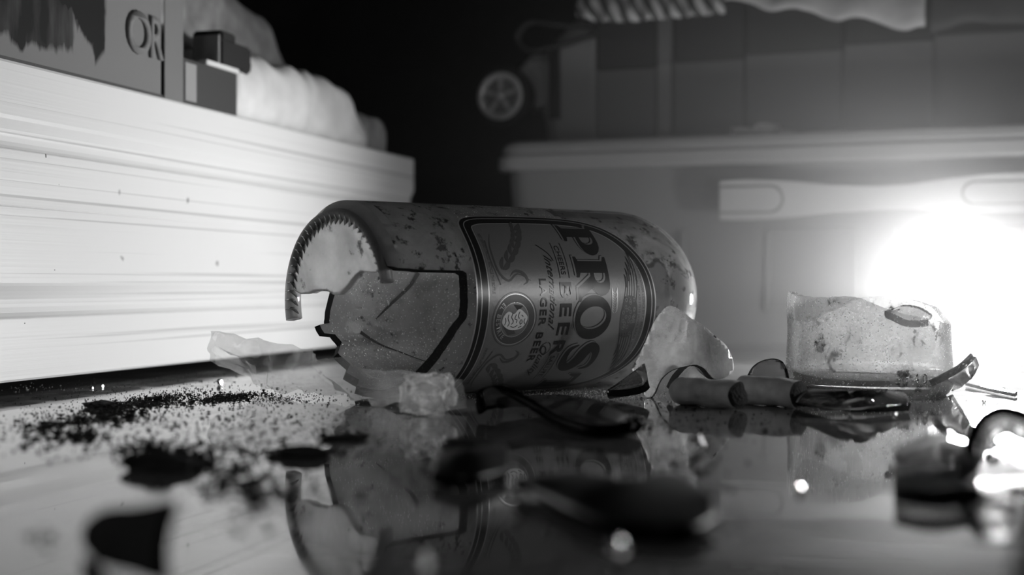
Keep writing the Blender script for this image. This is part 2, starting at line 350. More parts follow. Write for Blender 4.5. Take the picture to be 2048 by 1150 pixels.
# ------------------------------------------------------------------ storage box with lid
BA = Vector((-1.3, 99, 0)); BD = Vector((31, -12, 0)).normalized(); BRZ = math.atan2(BD.y, BD.x)
sb = thing('storage_box', 'grey plastic storage box with pale lid and latch bar behind the bottle', 'box', BA, BRZ)
def rrect(x0, x1, y0, y1, r, n=5):
    out = []
    for cx, cy, a0 in ((x1 - r, y1 - r, 0), (x0 + r, y1 - r, 90), (x0 + r, y0 + r, 180), (x1 - r, y0 + r, 270)):
        for k in range(n + 1):
            a = math.radians(a0 + 90 * k / n); out.append((cx + r * math.cos(a), cy + r * math.sin(a)))
    return out
def rings(levels, closed_bottom=True, closed_top=True):
    vt = []; fc = []
    for lv in levels: vt += [(x, y, lv[1]) for x, y in lv[0]]
    n = len(levels[0][0])
    for i in range(len(levels) - 1):
        for j in range(n): fc.append((i * n + j, i * n + (j + 1) % n, (i + 1) * n + (j + 1) % n, (i + 1) * n + j))
    if closed_bottom: fc.append(tuple(range(n))[::-1])
    if closed_top: fc.append(tuple(range((len(levels) - 1) * n, len(levels) * n)))
    return vt, fc
BL, BW = 46, 30
def br(i, r=1.6): return rrect(i, BL - i, i, BW - i, r)
vt, fc = rings([(br(1.4), 0), (br(1.2), .3), (br(.55), 11.4), (br(.5), 11.7)])
link('body', mesh_of(vt, fc), M['plastic'], sb)
vt, fc = rings([(br(.45), 11.5), (br(.05), 11.5), (br(-.05), 11.7), (br(0), 12.45), (br(.3), 12.55), (br(.3), 12.68), (br(.1), 12.76), (br(.3), 13.25), (br(.6), 13.42), (br(1.1), 13.42), (br(1.5), 13.1), (br(2.2), 13.1)])
bevmod(link('lid', mesh_of(vt, fc), M['lid'], sb), .08)
# vertical ribs and recessed frames on the front
def front(name, bm, m): return bevmod(link(name, bm_mesh(bm), m, sb), .06)
for s in (12.6, 25.6, 39): front('rib', box_bm(s, s + .35, .45, 1.6, 1.2, 7.4), M['plastic'])
for s0, s1 in ((18.0, 23.6), (28, 36)):
    bm = box_bm(s0, s1, .62, 1.4, 7.2, 7.5); box_bm(s0, s0 + .25, .62, 1.4, 2.5, 7.2, bm=bm); box_bm(s1 - .25, s1, .62, 1.4, 2.5, 7.2, bm=bm); box_bm(s0, s1, .75, 1.4, 2.3, 2.55, bm=bm)
    front('panel_frame', bm, M['plastic'])
# latch bar: wavy outline, standing off the front
top = [(15.6, 10.35), (16.4, 10.42), (17.5, 10.42), (20, 10.25), (22.5, 9.95), (25, 9.82), (27, 9.9), (29.3, 10.2), (31.5, 10.4), (33.5, 10.42)]
bot = [(33.5, 8.15), (31.5, 8.15), (29, 8.3), (27, 8.4), (25, 8.42), (22.5, 8.3), (20, 8.05), (17.5, 7.95), (16.4, 7.95), (15.6, 8.0)]
bm = flat([top + bot], None)
ex = bmesh.ops.extrude_face_region(bm, geom=bm.faces[:])
for v in [g for g in ex['geom'] if isinstance(g, bmesh.types.BMVert)]: v.co.z += .45
for v in bm.verts: v.co = Vector((v.co.x, -.95 - v.co.z, v.co.y))
latch = bevmod(link('latch_bar', bm_mesh(bm), M['handle'], sb), .12, 3)
for a, b_ in ((15.65, 19.4), (30.0, 34)):
    bm = bmesh.new()
    pts = ell(b_ - .75, 9.2, .75, .72, 12, 0, -math.pi / 2, math.pi / 2) + [(b_ - .75, 9.92), (a, 9.92), (a, 8.48), (b_ - .75, 8.48)] if a < 20 else \
        ell(b_ - .75, 9.3, .75, .6, 12, 0, -math.pi / 2, math.pi / 2) + ell(a + .75, 9.3, .75, .6, 12, 0, math.pi / 2, 1.5 * math.pi)
    gm = flat([[(p[0] + (.16 if p[0] > (a + b_) / 2 else -.16 if a > 20 else 0), 9.2 + (p[1] - 9.2) * 1.2) for p in pts]], None)
    for v in gm.verts: v.co = Vector((v.co.x, -1.415, v.co.y))
    link('grip_shade_plate', bm_mesh(gm), M['case'], latch)  # flat darker plate, draws in the shade of a recess round the grip
    bm = flat([pts], None); ex = bmesh.ops.extrude_face_region(bm, geom=bm.faces[:])
    for v in [g for g in ex['geom'] if isinstance(g, bmesh.types.BMVert)]: v.co.z += .16
    for v in bm.verts: v.co = Vector((v.co.x, -1.42 - v.co.z, v.co.y))
    bevmod(link('thumb_grip', bm_mesh(bm), M['handle'], latch), .08, 3)
for s in (19.5, 28): link('bracket', bm_mesh(box_bm(s, s + 1, -1.0, .8, 8.7, 9.6)), M['handle'], latch)
# ------------------------------------------------------------------ hard case lying on the lid
cs = thing('suitcase', 'dark grey panelled suitcase with small spoked wheel lying on storage box', 'suitcase', BA + Vector((-BD.y, BD.x, 0)) * 7.6 - BD * 3.5 + Vector((0, 0, 13.45)), BRZ)
bevmod(link('shell', bm_mesh(box_bm(8.6, 47, .35, 20, 0, 10.2)), M['case'], cs), .5, 3)
edges = [8.2, 12.6, 13.7, 18.7, 25.2, 31.0, 37.5, 46]
for i in range(len(edges) - 1):
    a, b_ = edges[i], edges[i + 1]
    if i == 1:
        m1, m2 = M['case_strip'], M['case']  # strip paler below, darker above
        for z0, z1, mm in ((.1, 5.6, m1), (5.6, 10, m2)): bevmod(link('strap_strip', bm_mesh(box_bm(a + .05, b_ - .05, -.08, .5, z0, z1)), mm, cs), .08)
        continue
    zs = 5.4 + .05 * (a - 8)
    bevmod(link('lower_panel', bm_mesh(box_bm(a + .07, b_ - .07, .0, .6, .15, zs)), M['case'], cs), .1)
    bevmod(link('upper_panel', bm_mesh(box_bm(a + .07, b_ - .07, -.03, .6, zs + .01, 10.0)), M['case_dark'], cs), .1)  # upper panels darker than the lower ones, split along a slope
# rounded end corner
vt, fc = rings([([(8.3, .1 + i * 0), (8.3, 14), (5.2, 13), (4.2, 12), (4.2, 2), (5.2, .6)], .2) for i in (0,)] + [([(8.3, .1), (8.3, 14), (4.6, 13), (3.6, 12), (3.6, 2), (4.6, .5)], 3), ([(8.3, .1), (8.3, 14), (4.8, 13), (3.9, 12), (3.9, 2), (4.8, .5)], 7.4), ([(8.3, .3), (8.3, 14), (6.3, 13), (5.8, 12), (5.8, 2), (6.3, .9)], 9.2)])
bevmod(link('corner_cap', mesh_of(vt, fc), M['case_strip'], cs), .4, 3)
for x in (4.75, 5.2): link('corner_groove', bm_mesh(box_bm(x, x + .22, -.02, .6, 2.2, 7.6, .05)), M['rubber'], cs)
vt, fc = rings([([(4.2, 1.2), (4.2, 5), (2.2, 5), (1.6, 4), (1.6, 1.6), (2.2, 1.2)], 3.2), ([(4.4, 1.2), (4.4, 5), (1.6, 5), (1.2, 4), (1.2, 1.6), (1.6, 1.2)], 5.4), ([(4.4, 1.2), (4.4, 5), (3.0, 5), (2.8, 4), (2.8, 1.6), (3.0, 1.2)], 7.0)])
bevmod(link('wheel_housing', mesh_of(vt, fc), M['case_strip'], cs), .25, 3)
# wheel, facing the camera side (axis local y)
def lathe_y(pr, cx, cz, n=40):
    vt = []; fc = []
    for i in range(n):
        a = 2 * math.pi * i / n
        for r, y in pr: vt.append((cx + r * math.cos(a), y, cz + r * math.sin(a)))
    k = len(pr)
    for i in range(n):
        for j in range(k): fc.append((i * k + j, ((i + 1) % n) * k + j, ((i + 1) % n) * k + (j + 1) % k, i * k + (j + 1) % k))
    return vt, fc
WX, WZ = 1.3, 3.9
vt, fc = lathe_y([(1.55, -.6), (1.85, -.6), (2.15, -.4), (2.2, .2), (2.1, .9), (1.5, .9)], WX, WZ)
wh = link('wheel', mesh_of(vt, fc, True), M['rubber'], cs)
vt, fc = lathe_y([(1.25, -.72), (1.6, -.78), (1.72, -.7), (1.7, -.3), (1.25, -.3)], WX, WZ)
link('hub_ring', mesh_of(vt, fc, True), M['chrome'], wh)
for k in range(5):
    a = math.radians(90 + 72 * k)
    bm = box_bm(.2, 1.35, -.7, -.5, -.14, .14, .05)
    bm.transform(Matrix.Rotation(-a, 4, 'Y')); bm.transform(Matrix.Translation((WX, 0, WZ)))
    link('spoke', bm_mesh(bm), M['chrome'], wh)
bm = bmesh.new(); bmesh.ops.create_uvsphere(bm, u_segments=16, v_segments=10, radius=.38, matrix=Matrix.Translation((WX, -.62, WZ))); link('hub_cap', bm_mesh(bm, True), M['chrome'], wh)
vt, fc = lathe_y([(.1, -.4), (1.3, -.4), (1.3, -.3), (.1, -.3)], WX, WZ); link('hub_disc', mesh_of(vt, fc), M['case'], wh)
# cloths on the case
def drape(name, label, s0, s1, zlow, m, fold=.35, nf=9, over=2.6, seed=0, thick=.12, top_back=9):
    """cloth lying on the case top and hanging over its front; zlow(u) is the hem height (local)"""
    nx = 70; prof_n = 14; vt = []; fc = []
    for i in range(nx + 1):
        u = i / nx; s = s0 + (s1 - s0) * u; zl = zlow(u)
        f = math.sin(u * nf * 2 * math.pi + seed) * fold
        for j in range(prof_n):
            v = j / (prof_n - 1)
            if v < .5: y = top_back * (1 - v * 2) - over * v; z = 10.45 + .35 * noise.noise(Vector((s * .5, y * .4, seed)))
            else:
                q = (v - .5) * 2; y = -over * .5 - over * .5 * math.sin(q * 1.6) + f * q; z = 10.6 + (zl - 10.6) * q
            z += .3 * abs(f)
            vt.append((s + .15 * noise.noise(Vector((s, v * 3, seed))), y, z))
    for i in range(nx):
        for j in range(prof_n - 1): fc.append((i * prof_n + j, (i + 1) * prof_n + j, (i + 1) * prof_n + j + 1, i * prof_n + j + 1))
    o = link(name, mesh_of(vt, fc, True), m, loc=cs.location / S); o.rotation_euler = (0, 0, BRZ)
    solid(o, thick); tag(o, label, 'cloth'); return o
def stripes():
    m = mat('striped_cloth', .8, .9); nt = m.node_tree; N = nt.nodes; Lk = nt.links.new
    tc = N.new('ShaderNodeTexCoord'); mp = N.new('ShaderNodeMapping'); mp.inputs['Rotation'].default_value = (0, .6, 0)
    wv = N.new('ShaderNodeTexWave'); wv.inputs['Scale'].default_value = 38; wv.inputs['Distortion'].default_value = 2; wv.inputs['Detail'].default_value = 1
    r = N.new('ShaderNodeValToRGB'); e = r.color_ramp.elements; e[0].position = .3; e[0].color = (.12, .12, .12, 1); e[1].position = .45; e[1].color = (.8, .8, .8, 1)
    Lk(tc.outputs['Object'], mp.inputs[0]); Lk(mp.outputs[0], wv.inputs[0]); Lk(wv.outputs[0], r.inputs[0]); Lk(r.outputs[0], N['Principled BSDF'].inputs['Base Color']); return m
M['stripes'] = stripes()
drape('striped_cloth', 'striped white cloth hanging over the top edge of the suitcase', 7.6, 17.9, lambda u: 8.0 + .3 * u + .8 * (1 - u) ** 6, M['stripes'], .3, 7, seed=1)
drape('white_cloth', 'creased white cloth with slanting hem hanging over suitcase at right', 18.1, 30.8, lambda u: 9.0 - 2.7 * u + .2 * math.sin(u * 20), M['cloth'], .25, 3, 3.2, seed=5)
drape('dark_cloth', 'dark grey cloth hanging over the suitcase at the right edge', 31.0, 46, lambda u: 6.2 + .4 * math.sin(u * 5) + .15 * math.sin(u * 13), M['dcloth'], .35, 3, 2.8, seed=8)
# loop of strap
vt = []; fc = []; cl = smooth_loop([(2.4, 0, 8.1), (3.5, -.3, 9.0), (5.5, -.2, 8.7), (7.6, .2, 8.5), (8.2, .3, 8.0), (7.2, .1, 7.7), (5.2, -.2, 7.2), (3.3, -.2, 7.1)], 8)
bm = bmesh.new(); k = 8
for i, p in enumerate(cl):
    t = (cl[(i + 1) % len(cl)] - cl[i - 1]).normalized(); a = t.cross(Vector((0, 1, 0))).normalized()
    for j in range(k):
        an = 2 * math.pi * j / k; vt.append(tuple(p + a * math.cos(an) * .16 + Vector((0, 1, 0)) * math.sin(an) * .45))
for i in range(len(cl)):
    for j in range(k): fc.append((i * k + j, ((i + 1) % len(cl)) * k + j, ((i + 1) % len(cl)) * k + (j + 1) % k, i * k + (j + 1) % k))
link('carry_strap', mesh_of(vt, fc, True), M['case_dark'], cs)
# paper scrap on the lid
def crumple(name, label, cat, loc, rx, ry, rz_, m, seed=0, sub=3, amp=.45, flatb=True, group=None):
    bm = bmesh.new(); bmesh.ops.create_icosphere(bm, subdivisions=sub, radius=1)
    for v in bm.verts:
        d = 1 + amp * noise.noise(v.co * 1.7 + Vector((seed, seed * .7, 0))) + amp * .5 * noise.noise(v.co * 4 + Vector((seed, 0, 3)))
        v.co = Vector((v.co.x * rx * d, v.co.y * ry * d, v.co.z * rz_ * d))
    zmin = min(v.co.z for v in bm.verts); cut = rz_ * .75 if flatb else 0
    for v in bm.verts: v.co.z = max(0, v.co.z - zmin - cut)
    o = link(name, bm_mesh(bm), m, loc=loc); return tag(o, label, cat, group)
lid0 = BA + Vector((-BD.y, BD.x, 0)) * 3.4
crumple('paper_scrap', 'torn white paper scrap lying on the storage box lid', 'paper', lid0 + BD * 17.2 + Vector((0, 0, 13.1)), 1.9, .9, .75, M['white_card'], 3, amp=.7)

# ------------------------------------------------------------------ the broken bottle
YAW = math.radians(40.0); R0 = 3.5; BP = Vector((-6.17, 52.1, 0))
bt = thing('broken_bottle', 'broken glass beer bottle with silver label lying on its side', 'bottle', BP, YAW)
def cyl(t, th, r): return (t, -r * math.sin(th), R0 + r * math.cos(th))
def rad(t):                                                    # outer radius along the axis
    if t < .45: return 3.12 + .38 * math.sin(min(1, t / .45) * math.pi / 2)
    if t < 13.0: return R0
    s = (t - 13.0) / 3.75
    return R0 * math.sqrt(max(.02, 1 - s ** 2.1))
# start of the wall (break edge) by angle in degrees: single valued, jagged
BREAK = [(0, .02), (30, .02), (60, .05), (69, .1), (71.5, .35), (72.5, 1.2), (72.7, 2.0), (73, 3.05), (74.5, 3.18), (84, 3.14), (95, 3.14), (100, 3.12), (107, 2.8), (118, 2.5), (128, 2.3), (136, 2.15), (150, 2.0),
         (166, 1.70), (180, 1.85), (196, 1.50), (205, 1.90), (214, 1.65), (222, 2.05), (232, 1.75), (240, 2.10), (246, 1.90), (247, 1.45), (253, 1.30), (254, 1.75), (262, 1.85), (272, 2.05), (282, 2.20), (292, 2.00), (293.5, 0.60), (296, .05), (330, .02), (360, .02)]
def tstart(d): return float(np.interp(d % 360, [b[0] for b in BREAK], [b[1] for b in BREAK]))
NECK = lambda d: 16.3 + .22 * math.sin(math.radians(d) * 3 + 1) + .12 * math.sin(math.radians(d) * 8)
degs = sorted(set([round(x, 2) for x in np.arange(0, 360, 2.0)] + [b[0] for b in BREAK if b[0] < 360] + [72.2, 72.6, 246.4, 253.5, 293, 294.6]))
nt_ = 44; TH = .3
vt = []; fc = []; mi = []
nd = len(degs)
for inner in (0, 1):
    for d in degs:
        th = math.radians(d); a, b_ = tstart(d), NECK(d)
        for k in range(nt_ + 1):
            q = k / nt_
            t = a + (b_ - a) * (q if q < .5 else q)
            jag = .03 * noise.noise(Vector((d * .35, 0, 0))) if k == 0 else 0
            r = rad(t) - TH * inner
            if inner and k == nt_: r += .05
            vt.append(cyl(t + jag + ((-.12 if 72.4 < d < 160 else .05) if inner and k == 0 and a > .3 else 0), th, r))
K = nt_ + 1; off = nd * K
for i in range(nd):
    j = (i + 1) % nd
    for k in range(nt_):
        tm = vt[i * K + k][0]
        fc.append((i * K + k, j * K + k, j * K + k + 1, i * K + k + 1)); mi.append(4 if vt[i * K + k][0] < .4 and tstart(degs[i]) < .3 else 0)
        fc.append((off + i * K + k, off + i * K + k + 1, off + j * K + k + 1, off + j * K + k)); mi.append((3 if (degs[i] < 74 or degs[i] > 300) and tm < 4 else 1) if tm < 9 else 0)
    fc.append((i * K, off + i * K, off + j * K, j * K)); mi.append(2)
    fc.append((i * K + nt_, j * K + nt_, off + j * K + nt_, off + i * K + nt_)); mi.append(2)
me = mesh_of(vt, fc, True, mi)
wall = link('glass_wall', me, [M['bottle'], M['frosted'], M['edge'], M['cloudy'], M['heel']], bt)
m_ = wall.modifiers.new('es', 'EDGE_SPLIT'); m_.split_angle = math.radians(40)
# base plate: upper part of the disc is left
LOW = [(-3.05, .7), (-2.75, .35), (-2.4, .2), (-2.0, .22), (-1.7, .3), (-1.2, .33), (-.9, .3), (-.5, .18), (-.2, .2), (.15, .35), (.7, .75), (1.2, 1.0), (2.0, .95), (2.9, 1.0), (3.02, 1.05)]
vt = []; fc = []; nu, nv = 70, 24; RB = 2.9
us = np.linspace(-RB + .01, RB - .01, nu)
for side in (0, 1):
    for u_ in us:
        lo = float(np.interp(u_, [p[0] for p in LOW], [p[1] for p in LOW])) + .03 * noise.noise(Vector((u_ * 4, 0, 0))); hi = max(lo + .01, math.sqrt(max(0, RB * RB - u_ * u_)))
        lo = min(lo, hi - .005)
        for k in range(nv):
            v = lo + (hi - lo) * k / (nv - 1); r = math.hypot(u_, v)
            t = .04 + .3 * (1 - min(1, r / RB) ** 2) + (.32 if side else 0)
            vt.append((t, -u_, R0 + v))
offb = nu * nv
for i in range(nu - 1):
    for k in range(nv - 1):
        fc.append((i * nv + k, i * nv + k + 1, (i + 1) * nv + k + 1, (i + 1) * nv + k)); fc.append((offb + i * nv + k, offb + (i + 1) * nv + k, offb + (i + 1) * nv + k + 1, offb + i * nv + k + 1))
    for k in (0, nv - 1):
        q = (i * nv + k, (i + 1) * nv + k, offb + (i + 1) * nv + k, offb + i * nv + k); fc.append(q if k == 0 else q[::-1])
for k in range(nv - 1):
    for i in (0, nu - 1):
        q = (i * nv + k, offb + i * nv + k, offb + i * nv + k + 1, i * nv + k + 1); fc.append(q if i == 0 else q[::-1])
link('base_plate', mesh_of(vt, fc, True), M['base'], bt)
# heel ring (the thick corner of the bottle), upper arc only
vt = []; fc = []; A0, A1 = -104, 78; na = 90
sec = [(-.02, 2.86), (-.1, 3.0), (-.08, 3.14), (.06, 3.2), (.3, 3.2), (.42, 3.0), (.4, 2.8), (.12, 2.78)]
for i in range(na + 1):
    th = math.radians(A0 + (A1 - A0) * i / na)
    for t, r in sec: vt.append(cyl(t + .0, th, r))
k = len(sec)
for i in range(na):
    for j in range(k): fc.append((i * k + j, (i + 1) * k + j, (i + 1) * k + (j + 1) % k, i * k + (j + 1) % k))
fc += [tuple(range(k))[::-1], tuple(range(na * k, (na + 1) * k))]
heel = link('heel_ring', mesh_of(vt, fc, True), M['heel'], bt)
# knurls moulded round the base, each a curved ridge
for i in range(29):
    th0 = A0 + 5 + (A1 - A0 - 9) * i / 28
    vt = []; fc = []; ns = 7
    for q in range(ns):
        u_ = q / (ns - 1); th = math.radians(th0 + 4.0 * (u_ - .5) + 2.6 * math.sin(u_ * math.pi)); r = 2.62 + .46 * u_
        wd = .085 * math.sin(math.pi * (.06 + .88 * u_)); e_ = .11 * math.sin(math.pi * (.06 + .88 * u_)); tb = .12 - .2 * u_
        for da, dt in ((-wd, .05), (0, -e_), (wd, .05)):
            vt.append(cyl(tb + dt, th + da / r, r))
    for q in range(ns - 1):
        for j in range(3): fc.append((q * 3 + j, (q + 1) * 3 + j, (q + 1) * 3 + (j + 1) % 3, q * 3 + (j + 1) % 3))
    fc += [(0, 1, 2), ((ns - 1) * 3, (ns - 1) * 3 + 2, (ns - 1) * 3 + 1)]
    link('moulded_ridge', mesh_of(vt, fc, True), M['ridge'], bt)
# cracks running through the far wall, seen on its inside
def crack(pts, wd):
    bm = flat([stroke([(math.radians(a) * 3.2, t) for t, a in pts], wd, 4)], .15)
    for v in bm.verts: v.co = Vector(cyl(v.co.y, v.co.x / 3.2, R0 - TH - .012))
    link('crack', bm_mesh(bm), M['crack'], bt)  # flat dark strip drawn on the inner glass
crack([(5.86, 288.2), (5.5, 278), (4.64, 266), (3.9, 256)], [.2, .16, .12, .03])
crack([(3.09, 247), (3.82, 237.3), (4.59, 230.7), (5.42, 222.4), (5.91, 219)], [.16, .1, .06, .05, .03])
# ---- label: flat drawing (x along the girth, y along the axis) wrapped on the glass
TC = math.radians(101.0)
def wrap(bm, name, m, parent, h, dx=0, dy=0, smooth=True):
    for v in bm.verts:
        x, y = v.co.x + dx, 4.25 + (v.co.y + dy - 4.2) * 1.045
        v.co = Vector(cyl(y, TC + x / R0, R0 + h + v.co.z))
    for v in bm.verts: v.co *= S
    me = bpy.data.meshes.new('m'); bm.to_mesh(me); bm.free()
    if smooth: me.polygons.foreach_set('use_smooth', [True] * len(me.polygons))
    return link(name, me, m, parent)
ycut = [.6]
half = [(0, 11.9), (1.0, 11.86), (1.9, 11.66), (2.7, 11.25), (3.4, 10.7), (3.95, 9.95), (4.27, 8.9), (4.36, 7.2), (4.3, 5.2), (4.2, 4.3), (3.9, 3.75), (3.3, 3.55), (1.8, 3.52), (0, 3.5)]
LBL = smooth_loop(half + [(-x, y) for x, y in half[1:-1][::-1]], 5)
def inset(lp, d):
    out = []; n = len(lp)
    for i, p in enumerate(lp):
        t = (lp[(i + 1) % n] - lp[i - 1]).normalized(); out.append(p + Vector((-t.y, t.x, 0)) * (-d if True else d))
    return out
def area(lp): return sum(lp[i].x * lp[(i + 1) % len(lp)].y - lp[(i + 1) % len(lp)].x * lp[i].y for i in range(len(lp)))
if area(inset(LBL, .1)) * (1 if area(LBL) > 0 else -1) > abs(area(LBL)): _in = inset; inset = lambda lp, d: _in(lp, -d)
lab = wrap(flat([LBL], .12, 1.0), 'label', M['line'], bt, .012)
wrap(flat([inset(LBL, .06)], .12, 1.0), 'label_border', M['ink'], lab, .018)
def ring_bm(lp, a, b_): return flat([inset(lp, a), inset(lp, b_)[::-1]], .12, 1.0)
wrap(ring_bm(LBL, .2, .235), 'border_line', M['line'], lab, .024)
wrap(flat([inset(LBL, .5)], .12, 1.0), 'border_line', M['line'], lab, .022)
wrap(flat([inset(LBL, .55)], .12, 1.0), 'label_field', M['silver'], lab, .028)
H1, H2, H3, H4, H5 = .034, .038, .042, .046, .05
def put(loops, m, h, name='ornament', parent=None): return wrap(flat(loops, .15), name, m, parent or lab, h)
def multi(list_of_loops, m, h, name):
    bm = bmesh.new()
    for lp in list_of_loops:
        b2 = flat(lp if isinstance(lp[0], list) else [lp], .2); me = bpy.data.meshes.new('x'); b2.to_mesh(me); b2.free(); bm.from_mesh(me); bpy.data.meshes.remove(me)
    o_ = wrap(bm, name, m, lab, h); o_['kind'] = 'stuff'; return o_
# big display letters
def bowl(x0, y0, y1, xr, n=9): return [(x0 + (xr - x0) * math.sin(a), (y0 + y1) / 2 - (y1 - y0) / 2 * math.cos(a)) for a in np.linspace(0, math.pi, n)]
GP = [[(0, 0), (.58, 0), (.58, .08), (.44, .13), (.44, .38)] + bowl(.6, .38, 1, 1.0) + [(0, 1), (0, .92), (.12, .87), (.12, .13), (0, .08)], [(.44, .5)] + bowl(.52, .5, .88, .68, 7) + [(.44, .88)]]
GR = [[(0, 0), (.56, 0), (.56, .08), (.44, .13), (.44, .42), (.52, .42), (.82, 0), (1.18, 0), (1.18, .08), (1.05, .13), (.82, .46)] + bowl(.74, .46, 1, 1.03)[1:] + [(0, 1), (0, .92), (.12, .87), (.12, .13), (0, .08)], [(.44, .54)] + bowl(.54, .54, .88, .7, 7) + [(.44, .88)]]
GO = [ell(.58, .5, .58, .56, 36, 0), ell(.58, .5, .29, .40, 30, .15)]
GS = [stroke([(.86, .68), (.78, .9), (.52, .965), (.24, .9), (.14, .72), (.3, .56), (.58, .46), (.78, .28), (.68, .08), (.42, .03), (.18, .1), (.06, .32)], [.04, .13, .17, .24, .31, .36, .36, .31, .24, .17, .13, .04], 4)]
GT = [[(.26, 0), (.82, 0), (.82, .08), (.7, .13), (.7, .87), (.9, .85), (1.0, .64), (1.08, .64), (1.06, 1), (.02, 1), (0, .64), (.08, .64), (.18, .85), (.38, .87), (.38, .13), (.26, .08)]]
HL = 1.55
for g, x, dy in ((GP, -3.78, .0), (GR, -2.28, .04), (GO, -.83, .02), (GS, .98, -.05), (GT, 2.5, -.15)):
    sc_ = [[(x + px * HL * .93, 8.0 + dy + py * HL) for px, py in [(p[0], p[1]) for p in lp]] for lp in g]
    sh = lambda a, b_: [[(p[0] + a, p[1] + b_) for p in lp] for lp in sc_]
    put(sh(-.08, -.11), M['ink'], H1, 'letter_shadow'); put(sh(-.05, -.075), M['silver'], H2, 'letter_edge'); put(sc_, M['ink'], H3, 'letter')
def txt(s, size, cx, y, m=None, bold=0, shear=0, sp=1.0, h=H2, name='lettering', arc=0.0, width=None):
    bm = text_bm(s, size, bold, shear, sp)
    xs = [v.co.x for v in bm.verts]; k = 1.0
    if width: k = width / (max(xs) - min(xs))
    mid = (max(xs) + min(xs)) / 2
    for v in bm.verts:
        v.co.x = (v.co.x - mid) * k; v.co.y += y - arc * (v.co.x ** 2); v.co.x += cx
    if k > .0:
        for q in range(-30, 30):
            bmesh.ops.bisect_plane(bm, geom=bm.verts[:] + bm.edges[:] + bm.faces[:], plane_co=(q * .15, 0, 0), plane_no=(1, 0, 0))
    return wrap(bm, name, m or M['ink'], lab, h)
txt('BEER', .74, .1, 7.2, bold=.012, sp=1.25, width=2.8, h=H4)
txt('LAGER BEER', .42, .15, 6.28, bold=.006, sp=1.15, width=3.15, h=H4)
txt('International', .44, -.95, 6.72, shear=.6, width=2.75, h=H3)
txt('Quality', .44, 1.78, 6.68, shear=.6, width=1.5, h=H3)
put([ell(1.15, 6.88, .25, .24, 28), ell(1.15, 6.88, .225, .215, 28)], M['ink'], H4)
put([stroke([(-2.75, 6.55), (-2.4, 6.95), (-2.1, 7.1)], .03)], M['ink'], H3)
txt('CHEERS', .3, -2.15, 7.35, width=1.15, h=H3, arc=.02); txt('SALUTE', .3, 2.05, 7.3, width=1.1, h=H3)
for a, b_, y in ((-2.85, -1.45, 7.25), (-2.85, -1.45, 7.68), (1.4, 2.75, 7.22), (1.4, 2.75, 7.63)): put([[(a, y - .012), (b_, y - .012), (b_, y + .012), (a, y + .012)]], M['ink'], H3, 'rule_line')
# emblem
EX, EY = .03, 5.17
for r0, r1, m, h in ((1.0, .975, M['midink'], H1), (.93, .90, M['line'], H2), (.92, .62, M['midink'], H1), (.63, .6, M['line'], H3)):
    put([ell(EX, EY, r0, r0 * .98, 48), ell(EX, EY, r1, r1 * .98, 48)], m, h, 'emblem_ring')
put([ell(EX, EY, .59, .58, 40)], M['silver'], H2, 'emblem_field')
put([[(EX - .55, EY - .1), (EX - .3, EY + .12), (EX - .5, EY + .33)]], M['ink'], H3, 'emblem_shade')
put([[(EX + .2, EY - .5), (EX + .55, EY - .2), (EX + .5, EY + .15), (EX + .25, EY - .05)]], M['midink'], H3, 'emblem_shade')
# animal head in profile with mane
put([smooth_loop([(EX - .28, EY + .38), (EX - .1, EY + .56), (EX + .12, EY + .5), (EX + .3, EY + .34), (EX + .36, EY + .05), (EX + .32, EY - .25), (EX + .12, EY - .52), (EX - .12, EY - .5), (EX - .3, EY - .3), (EX - .22, EY - .05), (EX - .36, EY + .1), (EX - .38, EY + .22)], 5)], M['paleink'], H4, 'emblem_head')
lines = [[(-.3, .2), (-.15, .14), (-.05, .2)], [(-.02, .3), (.08, .34), (.16, .28)], [(-.02, .27), (.07, .24), (.16, .27)], [(-.2, .05), (-.05, .0), (.0, .1), (.1, .08)], [(-.25, -.1), (-.1, -.15), (.05, -.05), (.15, -.12)], [(-.2, -.28), (-.05, -.3), (.1, -.22), (.22, -.28)],
         [(.18, .15), (.26, .0), (.22, -.15)], [(-.08, -.42), (.05, -.38), (.18, -.42)], [(-.05, .45), (.05, .42), (.15, .47)], [(.22, .33), (.28, .2)], [(-.12, .36), (-.18, .28)]]
multi([[stroke([(EX + x, EY + y) for x, y in l], .028)] for l in lines], M['ink'], H5, 'emblem_line')
# letters around the emblem
ring_txt = 'EL BESTRIE'
for i, ch in enumerate(ring_txt):
    if ch == ' ': continue
    a = math.radians(225 + 100 * i / (len(ring_txt) - 1))
    bm = text_bm(ch, .24, .004); bm.transform(Matrix.Rotation(a + math.pi / 2, 4, 'Z')); bm.transform(Matrix.Translation((EX + .82 * math.cos(a), EY + .80 * math.sin(a), 0)))
    wrap(bm, 'emblem_lettering', M['line'], lab, H4)
# leaf sprays and scrolls each side of the emblem
lv = []
for sgn in (-1, 1):
    for i in range(7):
        x = sgn * (1.75 + .28 * i); y = 4.75 + .32 * i - .02 * i * i
        lv.append([stroke([(x, y), (x + sgn * .12, y + .2), (x + sgn * .38, y + .42)], .2, taper=True)])
        lv.append([stroke([(x, y - .04), (x + sgn * .22, y - .02), (x + sgn * .48, y + .12)], .16, taper=True)])
    lv.append([stroke([(sgn * 1.35, 5.9), (sgn * 1.6, 5.35), (sgn * 1.35, 4.9), (sgn * 1.75, 4.5), (sgn * 2.6, 4.45), (sgn * 3.2, 4.7)], .09, taper=True)])
    lv.append([stroke([(sgn * 1.2, 5.55), (sgn * 1.35, 5.75), (sgn * 1.62, 5.6), (sgn * 1.7, 5.25), (sgn * 1.5, 5.0)], .13, taper=True)])
    lv.append([stroke([(sgn * 1.2, 4.55), (sgn * 2.1, 4.3), (sgn * 2.9, 4.35)], .05)])
multi(lv, M['midink'], H1, 'leaf_spray')
